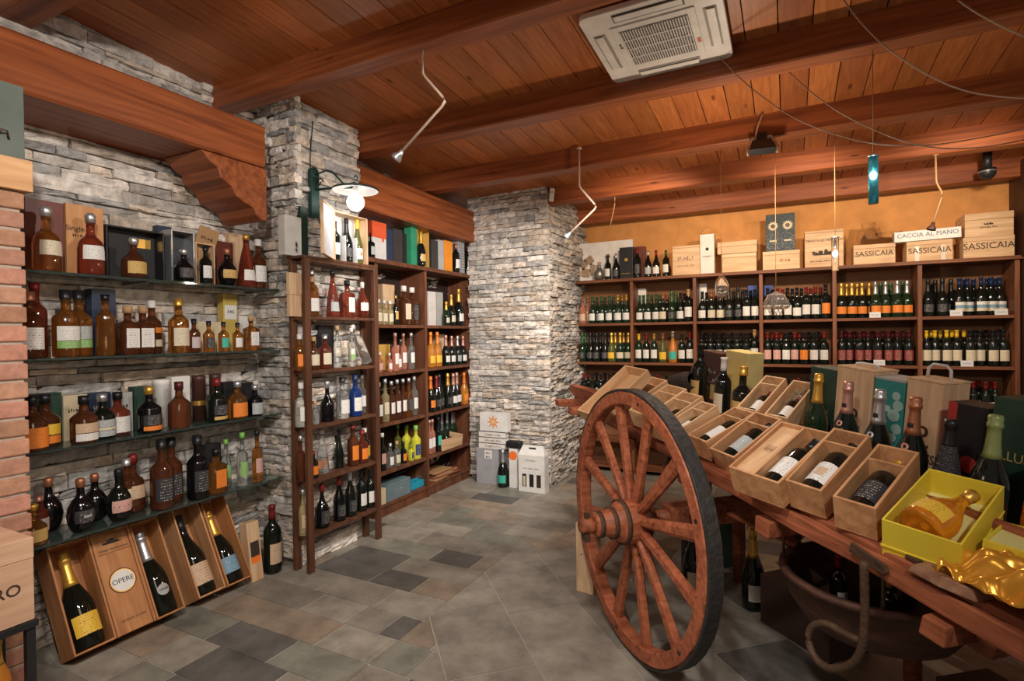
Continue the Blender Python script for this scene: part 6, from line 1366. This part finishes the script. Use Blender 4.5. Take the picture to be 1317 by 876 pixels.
for tfl, tfr, lab, bl, straw in (((947, 523.6), (973.6, 529.4), 'pale pine crate in upper row, left of straw-filled crate', 'large white label bottle in left upper crate on the cart', False), ((982.8, 532), (1009.6, 542.3), 'pale pine crate with wood straw in upper row', 'white label bottle with red top in straw-filled upper crate', True)):
    o, M, w = cart_crate(tfl, tfr, .30, .10, math.radians(28), PINE, lab, w0=.07, yaw=.36, w=.112, divider=None if straw else .225)
    inb(M, w/2, bl, label='white', s=.80 if not straw else .82, cap='red')
    if straw:
        rr = random.Random(8); mb = MB()
        for q in range(150):
            x0, y0 = rr.uniform(.016, w-.016), rr.uniform(.19, .285); z0 = .012+rr.uniform(0, .05); an = rr.uniform(0, 6.28); pts = [(min(w-.011, max(.011, x0+.012*math.cos(an+t*1.2)*t)), min(.289, max(.17, y0+.012*math.sin(an+t*1.2)*t)), z0+.006*math.sin(t*2)) for t in (0, .7, 1.4, 2.1)]
            mb.tube(pts, .0011, 3)
        tag(mb.build('wood_straw', CREAM, o), kind='stuff')
# yellow presentation box: deep base with a shallower tray on top
YB = principled('yellow_green_card', (.78, .62, .05), .45); YIN = principled('pale_yellow_lining', (.80, .74, .30), .5)
a, b = Vector(cuv(1133.5, 667.5, w=.10)), Vector(cuv(1230.8, 695.3, w=.10)); yw = .34; wy = .19
ty = math.radians(14); ey = Vector((-math.sin(yw), math.cos(yw), 0)); ex = Vector((math.cos(yw), math.sin(yw), 0)); lv = ey*math.cos(ty)+Vector((0, 0, math.sin(ty))); hv = -ey*math.sin(ty)+Vector((0, 0, math.cos(ty)))
LY = .36; hB, hT = .065, .085
yo = a-hv*(hB+hT); YM = CART @ frame(yo, ex, lv, hv)
DBG('YBOX', [round(q, 2) for q in yo], 'w', wy, yw, 'tbl', proj(YM @ Vector((0, LY, hB+hT))), 'tbr', proj(YM @ Vector((wy, LY, hB+hT))), 'bfl', proj(YM @ Vector((0, 0, 0))))
o = open_box('yellow_box', YM, wy, LY, hB+hT, YB, 'bright yellow-green presentation box holding amber bottle, at cart front', 'box', t=.006)
mb = MB(); mb.span((-.003, -.003, hB-.006), (wy+.003, LY+.003, hB)); mb.build('rim_step', YB, o); mb = MB(); mb.span((.0065, .0065, hB), (wy-.0065, LY-.0065, hB+.003)); mb.build('lining', YIN, o)
AMB = gl('golden_amber_glass', (.95, .42, .04), .04, .75)
MBt = YM @ T(wy*.42, .04, hB+.064) @ Matrix.Rotation(-.20, 4, 'Z') @ Matrix.Rotation(-PI/2, 4, 'X')
GLASS['goldamber'] = AMB
KIND['bell'] = ([(.040, .006), (.060, 0), (.0660, .01), (.0655, .07)]+arc(.0655, .07, .0185, .235, 8)+[(.0180, .262), (.021, .265), (.021, .285), (.012, .292)], 0, .236, (.02, .085), .292)
bottle('wine_bottle', MBt, 'bell', 'goldamber', 'yellow', 'gold', 'bell-shaped amber bottle with golden label lying in yellow box', 'bottle', None, .92, emblem=None, seg=32)
# second yellow box with golden satin
a2 = Vector(cuv(1268, 690, v=.50)); M2 = CART @ frame(Vector((a2.x+.03, .44, .001)), (math.cos(.34), math.sin(.34), 0), (-math.sin(.34), math.cos(.34), 0), (0, 0, 1))
o = open_box('yellow_box', M2, .30, .20, .095, YB, 'low yellow-green box with golden satin, right edge of the cart', 'box', t=.006); mb = MB(); mb.span((.0065, .0065, .006), (.2935, .1935, .085)); mb.build('lining', YIN, o)
SAT = principled('golden_satin', (.85, .42, .05), .24, metal=.55)
u0, v0, _ = cuv(1262, 742, w=.06); mb = MB(); NX, NY = 110, 70; V = []
rr = random.Random(6)
for j in range(NY+1):
    for i in range(NX+1):
        s_, t_ = i/NX, j/NY; r_ = math.hypot(s_-.5, (t_-.45)*1.1)
        fold = math.sin(s_*34+t_*9+2*math.sin(t_*8))*.6+abs(math.sin(s_*23-t_*13+1.5*math.sin(s_*9)))*1.1+.5*math.sin((s_+t_)*17)
        z_ = .085*math.exp(-(r_*2.2)**2)+.020*fold*min(1, .45+r_*2)+.03-.07*max(0, r_-.42)*1.6
        V.append((u0-.10+.62*s_, v0-.02+.24*t_-.05*s_, max(.007, z_)+.002))
mb.add(V, [(j*(NX+1)+i, j*(NX+1)+i+1, (j+1)*(NX+1)+i+1, (j+1)*(NX+1)+i) for j in range(NY) for i in range(NX)], 0, True)
o = mb.build('satin_cloth', SAT); o.matrix_world = CART; tag(o, 'crumpled shiny golden satin cloth at lower right edge of cart', 'cloth')
s_ = o.modifiers.new('thickness', 'SOLIDIFY'); s_.thickness = .002; s_.offset = -1

# ------------------------------------------------------------------ magnums and boxes standing on the cart
def stand(px, py, v, kind, glass, label, cap, lab, s, tw=0, emblem=None, name='magnum_bottle', grp='magnums standing on the cart', w=0.0):
    u, _, _ = cuv(px, py, v=v); return mag(name, None, kind, glass, label, cap, lab, s, M=CART @ T(u, v, w) @ RZ(tw), grp=grp, emblem=emblem)
EM = None
def seal(o, z, r, mat, ring=None):
    prof = KIND['champagne'][0]
    def rad(z_):
        for (r0, z0), (r1, z1) in zip(prof, prof[1:]):
            if z0 <= z_ <= z1 and z1 > z0: return r0+(r1-r0)*(z_-z0)/(z1-z0)
        return .0145
    def disc_(ra, rb, off, m_, nm):
        mb = MB(); V = []
        for j in range(4):
            q = ra+(rb-ra)*j/3
            for i in range(18): a = 2*PI*i/18; x_ = q*math.cos(a); zz = z+q*math.sin(a); R_ = rad(zz); V.append((x_, -math.sqrt(max(1e-6, R_*R_-x_*x_))-off, zz))
        mb.add(V, [(j*18+i, j*18+(i+1) % 18, (j+1)*18+(i+1) % 18, (j+1)*18+i) for j in range(3) for i in range(18)], 0, True); mb.build(nm, m_, o)
    disc_(r*.42, r, .0012, mat, 'round_seal')
for px, py, v, cap, words, s_, m_ in ((1050, 530, .85, 'gold', 'dark sparkling magnum with golden yellow neck, leftmost of tall magnums', 1.17, None), (1088, 540, .81, 'rose', 'dark sparkling magnum with dusty pink neck before wooden box', 1.17, CAP['rose']),
                                      (1129, 545, .77, 'silver', 'dark sparkling magnum with silver neck before teal box', 1.18, CAP['silver']), (1174, 560, .75, 'copper', 'dark sparkling magnum with copper-pink neck before handled wooden box', 1.19, CAP['rose'])):
    o = stand(px, py, v, 'champagne', 'green' if cap == 'gold' else 'dark', None, cap, words, s_, tw=.12)
    if m_: seal(o, .170, .011, m_); mb = MB(); mb.lathe([(.0155, .222), (.0165, .228), (.0165, .236), (.0155, .242)], 10, a0=-PI/2-.5, a1=-PI/2+.5, sm=False, cap=False, M=Matrix.Diagonal((1.12, 1.12, 1, 1))); mb.build('neck_seal', BLACK, o)
o = stand(1221, 570, .72, 'cone', 'stud', None, 'black', 'cone-shaped black bottle covered in glitter studs beside yellow box', 1.02)
CAP['olive'] = foil('olive', (.26, .32, .12), .4, .2)
o = stand(1278, 565, .735, 'champagne', 'dark', None, 'olive', 'dark magnum with pale olive-green neck before lettered green box', 1.19)
CAP['olive'] = foil('olive', (.30, .36, .16), .4, .2)
o = stand(1345, 640, .72, 'champagne', 'orange', 'orange', 'orange', 'orange bottle cut off at the right edge of view', 1.05, name='wine_bottle')
def cbox(name, px0, px1, py, v, h, d, mat, label, cat='box', lid=None, bevel=.003, tw=0.0):
    a, _, _ = cuv(px0, py, v=v); b, _, _ = cuv(px1, py, v=v); M = CART @ T((a+b)/2, v, .001) @ RZ(tw); return gift_box(name, None, 0, 0, None, d, mat, label, cat, M=M, w=b-a, h=h, lid=lid, bevel=bevel)
def htop(px, py, v): return cuv(px, py, v=v)[2]
V2 = .93
o, w, h = cbox('gift_box', 1043, 1076, 474, V2, htop(1060, 474, V2), .12, DGREEN, 'dark green magnum box behind golden-necked bottle'); mb = MB()
scribble(o, w*.5, w*.1, h*.45, GOLD, 5, .02, rows=5)
for px0, px1, py, lab, hd in ((1077.5, 1124, 471.5, 'tall pale wooden magnum box lettered BELLUSSI, left of teal box', False), (1167.5, 1215, 487, 'tall pale wooden magnum box lettered BELLUSSI with white rope handle', True)):
    o, w, h = cbox('wooden_bottle_box', px0, px1, py, V2, htop(px0, py, V2), .14, PINEZ, lab, 'bottle box')
    disc(o, w*.05, h*.52, .023, BRN_CARD, 'round_emblem'); disc(o, w*.05, h*.52, .012, PINEZ, 'emblem_centre', y=-.003)
    text('BELLUSSI', .052, FRONT(0, -.002, h*.27), o, sx=.72); scribble(o, w*.5, w*.05, h*.37, None, 5, .014)
    mb = MB(); mb.span((-w/2-.002, -.002, h+.0005), (w/2+.002, .142, h+.008)); mb.build('lid', PINEZ, o, bevel=.001)
    hz = .055 if hd else .014; mb = MB(); mb.tube([(-w*.32, .07, h+.004), (-w*.30, .07, h+hz*.7+.008), (-w*.18, .07, h+hz+.008), (w*.18, .07, h+hz+.008), (w*.30, .07, h+hz*.7+.008), (w*.32, .07, h+.004)], .006, 8); mb.build('rope_handle', card('white_rope', (.62, .58, .54)), o)
o, w, h = cbox('gift_box', 1126, 1165, 487, V2, htop(1128, 487, V2), .13, TEAL, 'teal magnum box printed with pale bubbles, between the wooden boxes')
mb = MB(); mb.span((-w/2-.001, -.001, h+.0005), (w/2+.001, .131, h+.012)); mb.build('lid', GREYC, o, bevel=.001)
for (x_, z_, r_) in ((.035, .85, .018), (.045, .75, .022), (.03, .64, .026), (.0, .7, .014), (.045, .5, .022), (-.01, .55, .012), (.03, .40, .018), (.0, .33, .015)): disc(o, x_, h*z_, r_, card('pale_teal_print', (.33, .52, .48)), 'bubble_print', y=-.0016-r_*.05)
o, w, h = cbox('gift_box', 1221, 1274, 518, .88, htop(1225, 517, .88), .12, BLACK, 'black magnum box with red side behind studded bottle'); patch(o, -w/2, -w/2+.03, 0, h, card('red_print', (.45, .04, .03)), 'red_side'); disc(o, w*.12, h*.42, .03, card('red_print', (.45, .04, .03)), 'red_print'); mb = MB(); mb.span((-w/2-.0015, -.0, .0), (-w/2-.0002, .12, h)); mb.build('red_side', card('red_print', (.45, .04, .03)), o)
o, w, h = cbox('gift_box', 1279, 1345, 512, .84, htop(1285, 511, .84), .14, DGREEN, 'large dark green magnum box lettered in gold at right edge'); text('BELLUSSI', .045, FRONT(-.0, -.002, h*.55), o, card('gold_print', (.5, .36, .12)), sx=.9)
# older bottles at the far end
V3 = .86
stand(900, 475, V3, 'bordeaux', 'dark', 'gold', 'black', 'tall dark magnum with gold and red label, left of white-labelled one', 1.36)
stand(930, 490, .80, 'bordeaux', 'dark', 'cream', 'white', 'dark magnum with big cream label and wrapped white neck', 1.22)
stand(955, 500, .80, 'whisky', 'dark', 'gold', 'gold', 'dark round-shouldered bottle with gold top before yellow box', 1.30)
o, w, h = cbox('gift_box', 903, 927, 453, .99, htop(915, 453, .99), .11, BRN_CARD, 'chocolate-brown printed box behind tall dark magnums'); patch(o, w*.05, w*.4, h*.12, h*.4, YEL_CARD); scribble(o, w*.6, 0, h*.6, GREYC, 3, .03, rows=3)
o, w, h = cbox('gift_box', 934, 963, 453, .97, htop(948, 452.5, .97), .11, card('pale_yellow_card', (.62, .50, .20)), 'tall pale yellow box behind gold-topped bottle'); patch(o, -w*.3, w*.3, h*.15, h*.85, card('yellow_panel', (.66, .52, .16)))
a = cuv(870, 492, v=.85); mb = MB(); mb.lathe([(.03, 0), (.06, .03), (.075, .10), (.07, .22), (.05, .30), (.046, .30), (.065, .21), (.07, .10), (.055, .035), (.02, .01)], 20, cap=False, M=T(a[0]-.04, .82, .075) @ Matrix.Rotation(1.2, 4, 'Y')); o = mb.build('bottle_cradle', plain('dark_wicker', (.035, .025, .02), .8, 1.0, 120)); o.matrix_world = CART; tag(o, 'dark wicker bottle cradle lying beside pale crates at far end', 'basket')

# ------------------------------------------------------------------ under and beside the cart
P = onp(748, 762, (0, 0, 0), (0, 0, 1))
o, w, h = gift_box('wooden_bottle_box', None, 0, 0, None, .10, PINEZ, 'slim pale wooden box standing on floor left of the wheel', 'bottle box', M=T(P.x+.02, P.y, 0) @ RZ(-.15), w=.11, h=.40); text('Barolo', .02, FRONT(-.0, -.002, h*.5) @ RZ(PI/2), o) if False else disc(o, -.02, h*.55, .005, DKRED)
for i, (u, v, k_, lab) in enumerate(((-.62, .75, 'bordeaux', 'dark magnum on floor beneath cart, farthest from viewer'), (-.40, .62, 'burgundy', 'dark broad magnum on floor beneath cart behind wheel spokes'), (-.18, .85, 'champagne', 'dark sparkling magnum on floor beneath cart behind the hub'))):
    p_ = Vector((-.68, 2.5, 0))+c0*u+cm*v; mag('magnum_bottle', (p_.x, p_.y, 0), k_, 'dark', 'white' if i != 1 else 'cream', ('red', 'black', 'gold')[i], lab, 1.35, tw=.6, grp='magnums on the floor under the cart')
def fbox(u, v, w, d, h, tw, mat, label, name='carton', z=0, lid=None):
    p_ = Vector((-.68, 2.5, 0))+c0*u+cm*v; return gift_box(name, None, 0, 0, None, d, mat, label, 'box', M=T(p_.x, p_.y, z) @ RZ(tw-.8), w=w, h=h, lid=lid)
fbox(-.80, .95, .34, .22, .30, .1, DGREEN, 'dark green carton on floor under far end of cart')
fbox(-.75, .45, .07, .10, .36, .3, WHITE, 'slim white carton on floor behind upper left wheel spokes')
fbox(.15, .80, .40, .26, .25, .05, card('dark_crate_card', (.05, .025, .018), .6), 'dark brown case on floor under middle of cart', name='wooden_case')
fbox(.95, .85, .34, .24, .20, -.1, card('dark_crate_card', (.05, .025, .018), .6), 'dark brown case on floor beneath the slung basket', name='wooden_case')
a = cuv(1214, 797, v=.36); b = cuv(1292, 862, v=.36)
mb = MB(); x0, x1, zt, zb = a[0], b[0], -.086, b[2]
mb.add([(x0, .34, zt), (x1, .34, zt), (x1, .62, zt), (x0, .62, zt), (x0+.03, .36, zb), (x1-.03, .36, zb), (x1-.03, .60, zb), (x0+.03, .60, zb)], [(0, 1, 2, 3), (7, 6, 5, 4), (0, 4, 5, 1), (1, 5, 6, 2), (2, 6, 7, 3), (3, 7, 4, 0)]); mb.build('tool_box', CARTW, cart, bevel=.008)
